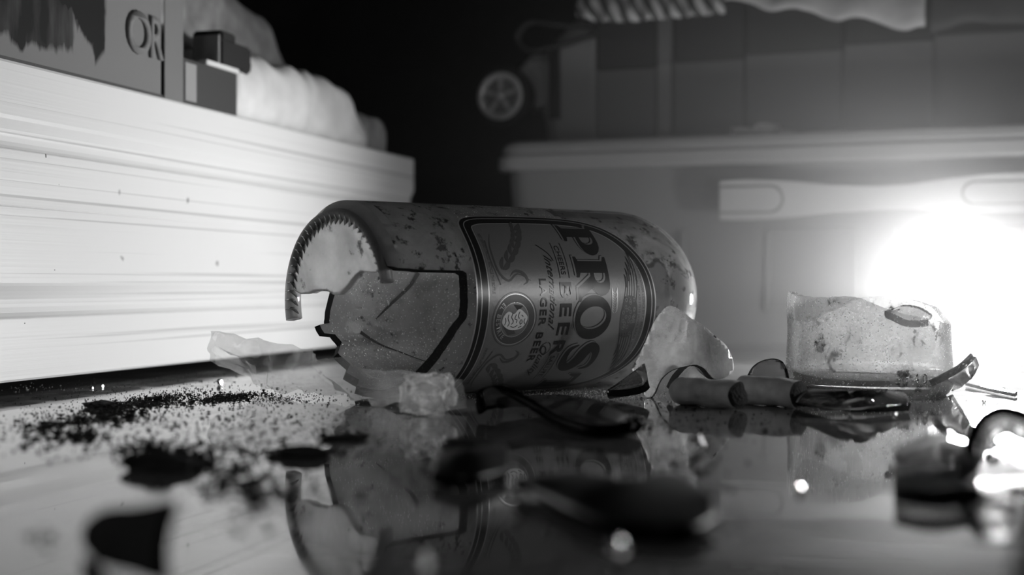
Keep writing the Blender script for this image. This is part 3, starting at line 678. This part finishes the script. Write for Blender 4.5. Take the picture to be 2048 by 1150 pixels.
txt('BEST SERVED CHILLED  RECYCLE THIS BOTTLE', .17, -2.05, 4.18, m=M['midink'], width=2.3, h=H1); txt('PREMIUM LAGER 620 ML', .17, 2.0, 4.18, m=M['midink'], width=1.9, h=H1)
# winged hop above the name
wl = []
for sgn in (-1, 1):
    for i in range(5):
        y0 = 10.24 + .125 * i
        x1 = sgn * (1.6 + .24 * i); 
        wl.append([stroke([(sgn * .62, y0), (sgn * (.6 + (abs(x1) - .6) * .55), y0 + .12 - .01 * i), (x1, y0 + .06 - .12 * (abs(x1) - 1.5) + .08)], .03)])
        wl.append([stroke([(x1, y0 + .12 - .12 * (abs(x1) - 1.5)), (x1 - sgn * .15, y0 + .19 - .12 * (abs(x1) - 1.5)), (x1 - sgn * .5, y0 + .2 - .03)], .026)])
    wl.append([stroke([(sgn * .6, 10.85), (sgn * 1.6, 10.95), (sgn * 2.6, 10.78), (sgn * 2.75, 10.68)], .03)])
multi(wl, M['ink'], H2, 'wing_feather')
put([smooth_loop([(-.75, 10.3), (-.4, 10.18), (0, 10.12), (.4, 10.18), (.75, 10.3), (.8, 10.6), (.65, 10.85), (0, 10.95), (-.65, 10.85), (-.8, 10.6)], 4)], M['midink'], H2, 'hop_cluster')
bm_l = []
for i in range(26):
    a = rng.uniform(-.65, .65); y = rng.uniform(10.25, 10.85); bm_l.append([ell(a, y, .075, .06, 12), ell(a, y, .05, .037, 12)])
multi(bm_l, M['silver'], H3, 'hop_bead')
for sgn in (-1, 1):
    wh_ = [[stroke([(sgn * (.15 + .09 * i), 9.8 + (.012 * i if i % 2 else 0)), (sgn * (.25 + .09 * i), 9.9), (sgn * (.4 + .09 * i), 9.93)], .035, taper=True)] for i in range(9)] + [[stroke([(sgn * (.15 + .09 * i), 9.78), (sgn * (.25 + .09 * i), 9.68), (sgn * (.4 + .09 * i), 9.66)], .035, taper=True)] for i in range(9)]
    if sgn < 0: multi(wh_, M['line'], H3, 'barley_ear')
txt('PRODUCED UNDER LICENCE BY PT. BALIHAI BREWERY INDONESIA', .16, 0, 11.2, m=M['midink'], width=4.4, arc=.045, h=H1); txt('TAMBUN BEKASI 17510 JAWA BARAT INDONESIA', .15, 0, 11.0, m=M['midink'], width=3.9, arc=.045, h=H1)

# ------------------------------------------------------------------ shards
def sheet(name, label, cat, A, B, m, th=.24, bulge=0.0, n=24, k=12, seed=0, rough_=.0, mid=None, parent=None, group=None, jag=.03):
    """solid curved piece between two 3-D break edges A and B (lists of points); bulge pushes the middle along the normal"""
    PA_ = smooth_loop(A, n, False); PB_ = smooth_loop(B, n, False)
    def res(P, m_):
        L = [0]
        for a, b_ in zip(P, P[1:]): L.append(L[-1] + (b_ - a).length)
        q = np.linspace(0, L[-1], m_); return [Vector([np.interp(t, L, [p[c] for p in P]) for c in range(3)]) for t in q]
    m1 = 40; PA_, PB_ = res(PA_, m1), res(PB_, m1)
    nrm = ((PA_[-1] - PA_[0]).cross(PB_[m1 // 2] - PA_[m1 // 2])).normalized()
    vt = []; fc = []
    for i in range(m1):
        for j in range(k + 1):
            v = j / k; p = PA_[i].lerp(PB_[i], v)
            u_ = i / (m1 - 1)
            b1 = bulge * (4 * v * (1 - v)) if not isinstance(bulge, tuple) else bulge[0] * 4 * v * (1 - v) + bulge[1] * 4 * u_ * (1 - u_)
            p = p + nrm * (b1 + rough_ * noise.noise(p * .9 + Vector((seed, 0, 0))) + rough_ * .4 * noise.noise(p * 2.6))
            if j in (0, k): p = p + Vector((0, 0, jag * noise.noise(Vector((i * .9, seed, j)))))
            vt.append(p)
    for i in range(m1 - 1):
        for j in range(k): fc.append((i * (k + 1) + j, (i + 1) * (k + 1) + j, (i + 1) * (k + 1) + j + 1, i * (k + 1) + j + 1))
    zmin = min(p.z for p in vt)
    lift = max(0, th * .5 + .005 - zmin) if not parent else 0
    vt = [p + Vector((0, 0, lift)) for p in vt]
    c = sum(vt, Vector()) / len(vt); c.z = min(p.z for p in vt) - th * .5
    o = link(name, mesh_of([p - c for p in vt], fc, True), m, loc=c)
    solid(o, th)
    if th > .1: edge_slot(o, o.modifiers['solid'])
    return tag(o, label, cat, group)
def outline_shard(name, label, pts, d, m, th=.24, rcyl=3.4, axis='z', lean=0.0, crease=None, yaw=0.0, group=None, cat='glass shard', conv=1, n=3, sink=0):
    """upright shard: outline given as picture positions at distance d, then bent to the bottle's curve (rcyl) about a vertical or a lying axis"""
    P = [PX(px, py, d) for px, py in pts]
    cx = sum(p.x for p in P) / len(P); z0 = min(p.z for p in P)
    lp = smooth_loop([(p.x - cx, p.z - z0) for p in P], n)
    bm = flat([lp], .18, .18)
    zc = sum(p.y for p in lp) / len(lp)
    for v in bm.verts:
        x, z = v.co.x, v.co.y
        q = x if axis == 'z' else z - zc
        y = -conv * (math.sqrt(max(.2, rcyl ** 2 - q ** 2)) - rcyl)
        if crease is not None: y += .75 * max(0, x - (crease - 1024) / FPX * d + cx)
        v.co = Vector((x, y + lean * z, z))
    me = bm_mesh(bm, True)
    o = link(name, me, m, loc=(cx, d, max(0, z0) if not sink else z0)); o.rotation_euler = (0, 0, yaw)
    solid(o, th); edge_slot(o, o.modifiers['solid']); return tag(o, label, cat, group)
# tall frosted shard in front of the bottle's shoulder
tall = [(1345, 617), (1328, 628), (1310, 655), (1292, 698), (1274, 735), (1270, 748), (1284, 762), (1292, 780), (1293, 797), (1303, 801), (1312, 790), (1324, 764), (1345, 746), (1372, 738), (1390, 736), (1408, 744), (1424, 762), (1440, 768), (1462, 764), (1480, 752), (1478, 728), (1462, 700), (1442, 684), (1412, 660), (1385, 643), (1370, 630)]
outline_shard('bottle_shard', 'tall pale frosted shard leaning before the bottle shoulder', tall, 53.3, M['shard'], rcyl=3.0, lean=.18, th=.22, crease=1385)
# flat dark shard with a bright tip left of it
sheet('bottle_shard', 'dark glass shard with bright tip beneath the bottle shoulder', 'glass shard', [PX(1214, 794, 53), PX(1240, 778, 53.3), PX(1270, 756, 53.8), PX(1290, 742, 54)], [PX(1216, 797, 52.5), PX(1250, 797, 52.2), PX(1285, 790, 52.4), PX(1296, 780, 52.8)], M['dshard'], bulge=.15)
sheet('bottle_shard', 'small grey speckled shard standing between the cigarette butt and tall shard', 'glass shard', [PX(1338, 785, 54), PX(1350, 762, 54), PX(1372, 740, 54.2), PX(1388, 736, 54.4)], [PX(1360, 796, 54), PX(1385, 790, 54), PX(1410, 785, 54.2), PX(1425, 770, 54.4)], M['shard'], bulge=.3, rough_=.1)
# curled piece behind the cigarette ends
outline_shard('bottle_shard', 'small rounded shard with dark rim behind the cigarette ends', [(1502, 760), (1508, 738), (1525, 724), (1548, 719), (1566, 726), (1574, 745), (1574, 762), (1540, 770)], 53.6, M['dshard'], rcyl=1.3, lean=.3)
# the large curved shard in the foreground, its dark near edge sweeping down to the right
sheet('bottle_shard', 'long curved shard with dark swooping edge in front of bottle', 'glass shard',
      [PX(958, 800, 45.4), PX(985, 788, 45.8), PX(1020, 800, 45.2), PX(1070, 832, 43.5), PX(1130, 866, 41), PX(1200, 882, 39.3), PX(1265, 872, 39.6)],
      [PX(962, 838, 45.0), PX(1010, 824, 46.6), PX(1060, 815, 48), PX(1120, 814, 48.6), PX(1180, 822, 47), PX(1240, 842, 43.5), PX(1280, 862, 40.5)], M['dshard'], bulge=-.12, th=.3)
# second bottle bottom, standing upright beside the lamp
SB = Vector(((1737 - 1024) / FPX * 55.6, 55.6, 0))
sb2 = thing('bottle_bottom', 'broken off bottle bottom standing upright beside the lamp, pale and speckled', 'bottle', SB)
RIM = [(0, 2.7), (20, 3.2), (45, 3.5), (67, 3.62), (85, 3.5), (103, 3.1), (135, 2.6), (165, 2.7), (178, 3.5), (184, 3.8), (200, 3.64), (220, 3.58), (240, 3.64), (252, 3.56), (266, 3.25), (280, 3.02), (310, 2.75), (332, 2.6), (350, 2.6), (360, 2.7)]
vt = []; fc = []; nd2, nk = 120, 16; R2, T2 = 3.0, .25
for inner in (0, 1):
    for i in range(nd2):
        d = 360 * i / nd2; top_ = float(np.interp(d, [r[0] for r in RIM], [r[1] for r in RIM])) + .04 * noise.noise(Vector((d * .2, 3, 0)))
        th = math.radians(d)
        for k in range(nk + 1):
            z = (.45 if inner else 0) + (top_ - (.45 if inner else 0)) * k / nk
            r = R2 - T2 * inner - (.25 * (1 - min(1, z / .35)) ** 2 if not inner else .35 * (1 - min(1, (z - .45) / .4)) ** 2)
            r *= 1 + .012 * math.sin(z * 2)
            vt.append((r * math.cos(th), r * math.sin(th), z))
K2 = nk + 1; of2 = nd2 * K2
for i in range(nd2):
    j = (i + 1) % nd2
    for k in range(nk):
        fc.append((i * K2 + k, j * K2 + k, j * K2 + k + 1, i * K2 + k + 1)); fc.append((of2 + i * K2 + k, of2 + i * K2 + k + 1, of2 + j * K2 + k + 1, of2 + j * K2 + k))
    fc.append((i * K2 + nk, j * K2 + nk, of2 + j * K2 + nk, of2 + i * K2 + nk))
fc.append(tuple(i * K2 for i in range(nd2))[::-1]); fc.append(tuple(of2 + i * K2 for i in range(nd2)))
link('glass_wall', mesh_of(vt, fc, True), M['second'], sb2).modifiers.new('es', 'EDGE_SPLIT').split_angle = math.radians(50)
for ch, a in zip('3140', (-84, -78, -71, -64)):
    bm = text_bm(ch, .5, .01); ex = bmesh.ops.extrude_face_region(bm, geom=bm.faces[:])
    for v in [g for g in ex['geom'] if isinstance(g, bmesh.types.BMVert)]: v.co.z += .07
    for v in bm.verts:
        th = math.radians(a) + v.co.x / R2; r = R2 - .03 + v.co.z; v.co = Vector((r * math.cos(th), r * math.sin(th), .55 + v.co.y))
    link('embossed_digit', bm_mesh(bm), M['crumb'], sb2)
# curved pieces lying in and round it
sheet('bottle_shard', 'short curved shard propped inside the standing bottle bottom', 'glass shard', [PX(1775, 622, 55), PX(1800, 614, 56), PX(1835, 618, 56.5), PX(1862, 634, 56.6)], [PX(1782, 630, 54.9), PX(1808, 645, 55), PX(1835, 648, 55), PX(1858, 645, 55.5)], M['clear'], bulge=.1)
sheet('bottle_shard', 'pointed pale shard tilted up right of the standing bottle bottom', 'glass shard', [FL(1840, 780, .1), PX(1880, 762, 51.2), PX(1920, 740, 51.5), PX(1946, 720, 52)], [FL(1870, 790, .1), FL(1905, 780, .1), PX(1935, 768, 52.2), PX(1952, 735, 52.6)], M['clear'], bulge=.2)
sheet('bottle_shard', 'flat arrow shaped shard lying before the standing bottle bottom', 'glass shard', [FL(1600, 800, .15), FL(1680, 796, .15), FL(1770, 792, .2)], [FL(1610, 772, .15), FL(1690, 772, .25), FL(1775, 782, .15)], M['clear'], bulge=.1)
sheet('bottle_shard', 'wide low shard at the foot of the standing bottle bottom', 'glass shard', [FL(1590, 808, .15), FL(1700, 822, .15), FL(1820, 815, .15)], [FL(1630, 785, .5), FL(1720, 788, .7), FL(1800, 786, .4)], M['dshard'], bulge=.15)
sheet('bottle_shard', 'thin splinter of glass pointing at the lamp by right edge', 'glass shard', [FL(1930, 768, .1), FL(1980, 780, .1), FL(2030, 790, .1)], [FL(1935, 765, .12), FL(1985, 776, .12), FL(2035, 786, .12)], M['clear'], th=.12)
# blurred pieces near the camera on the right
sheet('bottle_shard', 'large dark blurred shard in the right foreground below lamp', 'glass shard', [FL(1790, 1000, .15), FL(1870, 1015, .15), FL(1960, 1005, .15)], [PX(1790, 925, 34), PX(1860, 880, 35.5), PX(1950, 905, 35)], M['dshard'], bulge=.5, th=.1)
sheet('bottle_shard', 'arched clear shard at right edge just below the lamp', 'glass shard', [PX(1925, 985, 30.5), PX(1955, 900, 31.5), PX(2000, 868, 32), PX(2060, 880, 32)], [PX(1945, 1000, 31), PX(1985, 930, 33), PX(2020, 910, 34), PX(2070, 930, 34)], M['clear'], bulge=.1)
# neck fragment at the bottom right corner
nk_ = thing('bottle_neck', 'blurred glass bottle neck fragment at the bottom right corner', 'bottle', (6.25, 17.2, 0), math.radians(93))
vt = []; fc = []; pr = [(0, 1.3), (1.2, 1.28), (1.3, 1.42), (1.75, 1.42), (1.85, 1.3), (3.2, 1.38), (3.3, 1.12), (0, 1.0)]; pr = [(x - 4, r * .62) for x, r in pr]
nn = 36
for i in range(nn):
    a = 2 * math.pi * i / nn
    for j, (x, r) in enumerate(pr): vt.append((x + (.15 * math.sin(a * 3) if j in (0, 7) else 0), r * math.cos(a), .88 + r * math.sin(a)))
k = len(pr)
for i in range(nn):
    for j in range(k): fc.append((i * k + j, ((i + 1) % nn) * k + j, ((i + 1) % nn) * k + (j + 1) % k, i * k + (j + 1) % k))
link('neck_glass', mesh_of(vt, fc, True), M['clear'], nk_)
# dark shards near the camera
sheet('bottle_shard', 'dark blurred shard lying in the left foreground', 'glass shard', [FL(180, 1085, .12), FL(215, 1130, .12), FL(330, 1170, .12)], [FL(215, 1030, .7), FL(280, 1030, .8), FL(352, 1015, .9)], M['lump'], th=.25, bulge=.1)
sheet('bottle_shard', 'black blurred label shard in the centre foreground', 'glass shard', [FL(865, 962, .1), FL(940, 968, .1), FL(1010, 950, .1)], [FL(880, 915, .3), FL(940, 905, .5), FL(1012, 900, .3)], M['ink'], th=.2, bulge=.15)
sheet('bottle_shard', 'wide black blurred shard right of the centre foreground', 'glass shard', [FL(1080, 1000, .1), FL(1150, 1040, .1), FL(1250, 1072, .1), FL(1370, 1080, .1), FL(1425, 1052, .1)], [FL(1030, 975, .15), FL(1150, 962, .3), FL(1250, 975, .45), FL(1340, 962, .3), FL(1420, 1008, .3)], M['ink'], th=.25, bulge=.1)
# ------------------------------------------------------------------ cigarette ends
def butt(label, px, py, ang, L=2.0, r=.42, tilt=0.0, seed=0):
    t = thing('cigarette_butt', label, 'cigarette butt', FL(px, py), ang, 'cigarette ends before the bottle')
    vt = []; fc = []; n1, n2 = 24, 14
    for i in range(n2 + 1):
        x = (i / n2 - .5) * L
        for j in range(n1):
            a = 2 * math.pi * j / n1; rr = r * (1 + .2 * noise.noise(Vector((x * 1.4, math.cos(a), math.sin(a) + seed))) - (.07 if i in (0, n2) else 0))
            vt.append((x, rr * math.cos(a), r * .93 + rr * math.sin(a) * .93 + tilt * (x + L / 2)))
    for i in range(n2):
        for j in range(n1): fc.append((i * n1 + j, (i + 1) * n1 + j, (i + 1) * n1 + (j + 1) % n1, i * n1 + (j + 1) % n1))
    link('paper_wrap', mesh_of(vt, fc, True), M['paper'], t)
    for nm, i, sg in (('filter_end', 0, -1), ('burnt_end', n2, 1)):
        x = (i / n2 - .5) * L
        ring = [(x, v[1], v[2]) for v in vt[i * n1:(i + 1) * n1]]
        zc = r * .93 + tilt * (x + L / 2)
        v2 = ring + [(x + sg * .08, v[1] * .75, zc + (v[2] - zc) * .75) for v in ring] + [(x + sg * (.03 if i == 0 else .16), 0, zc)]
        f2 = [(j, (j + 1) % n1, n1 + (j + 1) % n1, n1 + j) for j in range(n1)] + [(n1 + j, n1 + (j + 1) % n1, 2 * n1) for j in range(n1)]
        link(nm, mesh_of(v2, f2), M['tobacco'] if i else M['paper'], t)
    return t
butt('crushed cigarette butt in front of the tall frosted shard', 1415, 814, math.radians(-52), 2.7, .5, seed=1)
butt('pale cigarette butt with dark end below the rounded shard', 1538, 812, math.radians(-48), 2.4, .52, seed=5)
butt('short dark cigarette butt between the two larger ones', 1478, 806, math.radians(25), 1.5, .4, seed=9)
# ------------------------------------------------------------------ plastic film and icy lump
sheet('plastic_film', 'crumpled clear plastic film leaning against the left end of bottle', 'plastic film',
      [PX(425, 664, 57), PX(470, 668, 56.5), PX(560, 692, 55), PX(620, 712, 53), PX(690, 727, 49.6), PX(800, 746, 47.5), PX(925, 764, 46.8)],
      [PX(424, 722, 57.4), PX(460, 745, 57.3), FL(512, 780, .05), FL(600, 792, .05), FL(700, 800, .05), FL(820, 818, .05), FL(932, 822, .05)], M['film'], th=.02, rough_=.55, seed=3, k=26, jag=.0)
lump = bmesh.new(); bmesh.ops.create_icosphere(lump, subdivisions=4, radius=1)
for v in lump.verts:
    p = v.co.copy(); s_ = Vector([math.copysign(abs(c) ** .62, c) for c in p])
    d = 1 + .22 * noise.noise(p * 1.6 + Vector((2, 0, 0))) + .2 * noise.noise(p * 4) + .16 * noise.noise(p * 9) + .08 * noise.noise(p * 18)
    v.co = Vector((s_.x * .78 * d, s_.y * .7 * d, s_.z * .64 * d))
zm = min(v.co.z for v in lump.verts)
for v in lump.verts: v.co.z = max(0, v.co.z - zm - .05)
tag(link('crystal_lump', bm_mesh(lump), M['ice'], loc=FL(856, 832)), 'rough white icy crystal lump in front of the bottle', 'crystal lump')
# ------------------------------------------------------------------ loose grains
def grains(name, label, cat, pts, size, m, squash=.4):
    base = bmesh.new(); bmesh.ops.create_icosphere(base, subdivisions=1, radius=1)
    bv = np.array([v.co[:] for v in base.verts]); bf = np.array([[v.index for v in f.verts] for f in base.faces]); base.free()
    # octahedra are enough for grains a few pixels wide
    bv = np.array([(1, 0, 0), (-1, 0, 0), (0, 1, 0), (0, -1, 0), (0, 0, 1), (0, 0, -1.)]); bf = np.array([(0, 2, 4), (2, 1, 4), (1, 3, 4), (3, 0, 4), (2, 0, 5), (1, 2, 5), (3, 1, 5), (0, 3, 5)])
    n = len(pts); V = []; 
    sz = np.array(size)
    for p, s_ in zip(pts, sz):
        j = bv * (1 + rng.uniform(-.35, .35, (6, 3))) * s_; a = rng.uniform(0, 6.28); c, s2 = math.cos(a), math.sin(a)
        j = np.stack([j[:, 0] * c - j[:, 1] * s2, j[:, 0] * s2 + j[:, 1] * c, j[:, 2] * squash], 1)
        j[:, 2] -= j[:, 2].min(); V.append(j + np.array(p))
    V = np.concatenate(V); Fc = (bf[None] + (np.arange(n) * 6)[:, None, None]).reshape(-1, 3)
    c0 = V.mean(0); c0[2] = 0
    o = link(name, mesh_of(V - c0, Fc.tolist()), m, loc=c0, kind='stuff'); o['label'] = label; o['category'] = cat; return o
def cluster(px, py, sx, sy, n, slope=0.0):
    out = []
    for _ in range(n):
        a = rng.normal(0, 1) * sx; x = px + a; y = py + rng.normal(0, 1) * sy + slope * a
        y = max(752 - .1 * x + 12 if x < 700 else 700, y)
        out.append(tuple(FL(x, y)))
    return out
pts = []; sz = []
for px, py, sx, sy, n, sl, s0 in ((290, 806, 60, 7, 2600, -.16, .045), (200, 838, 65, 7, 1300, -.1, .05), (450, 797, 42, 4, 1500, -.12, .045), (160, 872, 22, 7, 500, 0, .06), (560, 800, 70, 6, 600, -.03, .035), (80, 855, 30, 10, 260, 0, .06),
                                  (140, 880, 60, 12, 420, -.1, .06), (420, 850, 130, 22, 900, 0, .045), (330, 790, 150, 18, 700, -.1, .03), (120, 830, 90, 16, 400, -.1, .035), (600, 850, 80, 25, 260, 0, .035), (250, 770, 150, 10, 350, -.09, .035),
                                  (320, 905, 45, 10, 900, .05, .07), (360, 925, 60, 10, 900, 0, .07), (580, 905, 90, 6, 500, .03, .06), (500, 960, 75, 20, 900, 0, .065), (530, 1000, 60, 20, 450, 0, .07), (420, 900, 120, 14, 900, 0, .05), (690, 874, 30, 5, 260, 0, .055), (900, 935, 60, 20, 500, 0, .06),
                                  (1240, 830, 110, 14, 500, 0, .035), (1420, 850, 110, 16, 300, 0, .04), (1180, 1000, 140, 30, 500, 0, .06), (1300, 920, 90, 20, 350, 0, .06), (1700, 800, 140, 12, 260, 0, .035), (80, 1075, 20, 12, 60, 0, .05), (470, 1060, 20, 12, 60, 0, .05), (800, 880, 60, 10, 150, 0, .045)):
    n = int(n * (.8 if py < 870 else .45)); p = cluster(px, py, sx, sy, n, sl); pts += p; sz += list(s0 * .62 * rng.lognormal(0, .5, n))
grains('soil_grains', 'dark soil crumbs scattered across the glossy floor', 'soil', pts, sz, M['soil'])
pts = cluster(1120, 790, 110, 7, 900) + cluster(720, 835, 70, 14, 160) + cluster(1360, 790, 60, 8, 200) + cluster(60, 775, 60, 5, 60) + cluster(1620, 790, 120, 12, 140)
grains('glass_grit', 'fine glittering glass grit on the floor in front of the bottle', 'glass grit', pts, list(.022 * rng.lognormal(0, .4, len(pts))), M['white_card'])
# powder of glass inside the open end of the bottle
pts = []
for _ in range(1500):
    d = rng.uniform(150, 285); t = rng.uniform(tstart(d) + .1, 7.5); r = R0 - TH - .015
    v = cyl(t, math.radians(d), r); pts.append(v)
V = []; Fc = []
for i, p in enumerate(pts):
    s_ = .014 * float(rng.lognormal(0, .5)); j = np.array([(1, 0, -.6), (-.6, .9, -.6), (-.6, -.9, -.6), (0, 0, 1.)]) * s_ * (1 + rng.uniform(-.3, .3, (4, 3))) + np.array(p)
    V += j.tolist(); b0 = i * 4; Fc += [(b0, b0 + 1, b0 + 3), (b0 + 1, b0 + 2, b0 + 3), (b0 + 2, b0, b0 + 3), (b0, b0 + 2, b0 + 1)]
link('glass_powder', mesh_of(V, Fc), M['white_card'], bt, kind='stuff')
# soil clumps, each its own
for i, (px, py, rx, ry, rz_, lb) in enumerate(((320, 940, .8, .45, .3, 'dark soil clump in the left foreground, tallest of the clumps'), (200, 815, .5, .4, .16, 'flat dark soil clump near the cabinet at left'), (600, 915, .7, .35, .2, 'low dark soil clump left of the centre foreground'), (690, 880, .55, .3, .12, 'thin dark soil clump below the plastic film'), (930, 900, .6, .35, .2, 'soil clump behind the black label shard'))):
    crumple('soil_clump', lb, 'soil clump', FL(px, py), rx, ry, rz_, M['lump'], i * 3 + 1, 3, .5, group=None)
# glass crumbs catching the light
crumb_spots = [(440, 770, .13), (205, 775, .05), (185, 778, .04), (1300, 855, .12), (1395, 905, .22), (1030, 1050, .09), (1190, 1056, .1), (1225, 1045, .11), (1270, 1055, .11), (1238, 1118, .14), (845, 1152, .14), (1850, 835, .1), (1790, 840, .12), (1900, 880, .14), (1935, 935, .16), (1968, 806, .08), (1700, 832, .08), (1880, 830, .07), (560, 980, .12), (1600, 985, .08), (1915, 915, .12), (1985, 905, .16)]
CRUMB = ['glinting glass crumb just below the left tip of the plastic film', 'glass crumb beside the cabinet foot shadow, right one of the pair', 'smaller glass crumb beside the cabinet foot shadow, left one of the pair', 'glass crumb under the right tip of the long curved shard',
 'bright glass crumb below the crushed cigarette butt', 'faint blurred glass crumb in the bottom centre foreground', 'leftmost of three blurred crumbs in a row right of bottom centre', 'middle of three blurred crumbs in a row right of bottom centre', 'rightmost of three blurred crumbs in a row right of bottom centre',
 'bright blurred glass crumb below the row of three', 'bright blurred glass crumb cut by the bottom edge of the picture', 'glass crumb among bright specks below the standing bottle bottom', 'leftmost bright glass crumb below the standing bottle bottom', 'blurred glass crumb behind the large dark shard at right',
 'bright blurred crumb right of the large dark shard', 'tiny sharp crumb near the splinter at the right edge', 'tiny crumb below the foot of the standing bottle bottom', 'tiny bright crumb right of the crumb pair below the bottle bottom', 'pale blurred crumb below the soil clump left of centre', 'faint blurred crumb in the box reflection at right', 'bright crumb directly above the large dark shard', 'bright crumb beside the arched clear shard at right']
for i, (px, py, r) in enumerate(crumb_spots):
    if py > 1000: r *= 1.15
    bm = bmesh.new(); bmesh.ops.create_icosphere(bm, subdivisions=2, radius=r)
    for v in bm.verts: v.co = Vector([c * (1 + .35 * noise.noise(v.co * 9 + Vector((i * 3., 0, 0)))) for c in v.co])
    # added metal-like facet on each crumb, turned to mirror the lamp to the viewer
    p_ = FL(px, py, r); h_ = ((Vector((LX, LAMP_Y, LZ)) - p_).normalized() + (Vector((0, 0, CAMH)) - p_).normalized()).normalized()
    cut = bmesh.ops.bisect_plane(bm, geom=bm.verts[:] + bm.edges[:] + bm.faces[:], plane_co=h_ * r * .62, plane_no=h_, clear_outer=True)
    cap = bmesh.ops.contextual_create(bm, geom=[g for g in cut['geom_cut'] if isinstance(g, bmesh.types.BMEdge)])
    for f in cap['faces']: f.material_index = 1
    zm = min(v.co.z for v in bm.verts)
    for v in bm.verts: v.co.z = v.co.z - zm
    o = link('glass_crumb', bm_mesh(bm), [M['crumb'], M['facet']], loc=FL(px, py))
    tag(o, CRUMB[i], 'glass crumb', 'glass crumbs on the floor')
# ------------------------------------------------------------------ lamp: a small round bulb in a low holder on the floor
lp = thing('round_bulb_lamp', 'glaring round bulb lamp on the floor by right edge', 'lamp', (LX, LAMP_Y, 0))
bm = bmesh.new(); bmesh.ops.create_uvsphere(bm, u_segments=32, v_segments=20, radius=1.35, matrix=Matrix.Translation((0, 0, LZ))); link('bulb', bm_mesh(bm, True), M['glow'], lp)
vt, fc = rings([(ell(0, 0, r, r, 28), z) for r, z in ((1.6, 0), (1.65, .1), (1.6, .45), (1.0, .6), (.8, .75), (.8, LZ - 1.3))]); link('lamp_base', mesh_of(vt, fc), M['lid'], lp)
# ------------------------------------------------------------------ added haze volume, imitates lens glare round the lamp
hz = bpy.data.materials.new('glare_haze'); hz.use_nodes = True; nt = hz.node_tree; nt.nodes.remove(nt.nodes['Principled BSDF'])
vsn = nt.nodes.new('ShaderNodeVolumeScatter');  vsn.inputs['Anisotropy'].default_value = .8
tc = nt.nodes.new('ShaderNodeTexCoord'); ln = nt.nodes.new('ShaderNodeVectorMath'); ln.operation = 'LENGTH'; nt.links.new(tc.outputs['Object'], ln.inputs[0])
mr = nt.nodes.new('ShaderNodeMapRange'); mr.inputs[1].default_value = 0.0; mr.inputs[2].default_value = .6; mr.inputs[3].default_value = 1; mr.inputs[4].default_value = 0
nt.links.new(ln.outputs['Value'], mr.inputs[0]); pw = nt.nodes.new('ShaderNodeMath'); pw.operation = 'POWER'; pw.inputs[1].default_value = 4.2; nt.links.new(mr.outputs[0], pw.inputs[0])
ml = nt.nodes.new('ShaderNodeMath'); ml.operation = 'MULTIPLY'; ml.inputs[1].default_value = 2.5; nt.links.new(pw.outputs[0], ml.inputs[0]); nt.links.new(ml.outputs[0], vsn.inputs['Density'])
nt.links.new(vsn.outputs[0], nt.nodes['Material Output'].inputs['Volume'])
bm = bmesh.new(); bmesh.ops.create_uvsphere(bm, u_segments=32, v_segments=20, radius=60)
for v in bm.verts: v.co.z = max(v.co.z, .02 - 3)
o = link('haze', bm_mesh(bm, True), hz, loc=(LX, LAMP_Y, 3.0), kind='stuff'); tag(o, 'added haze glowing around the lamp', 'haze')
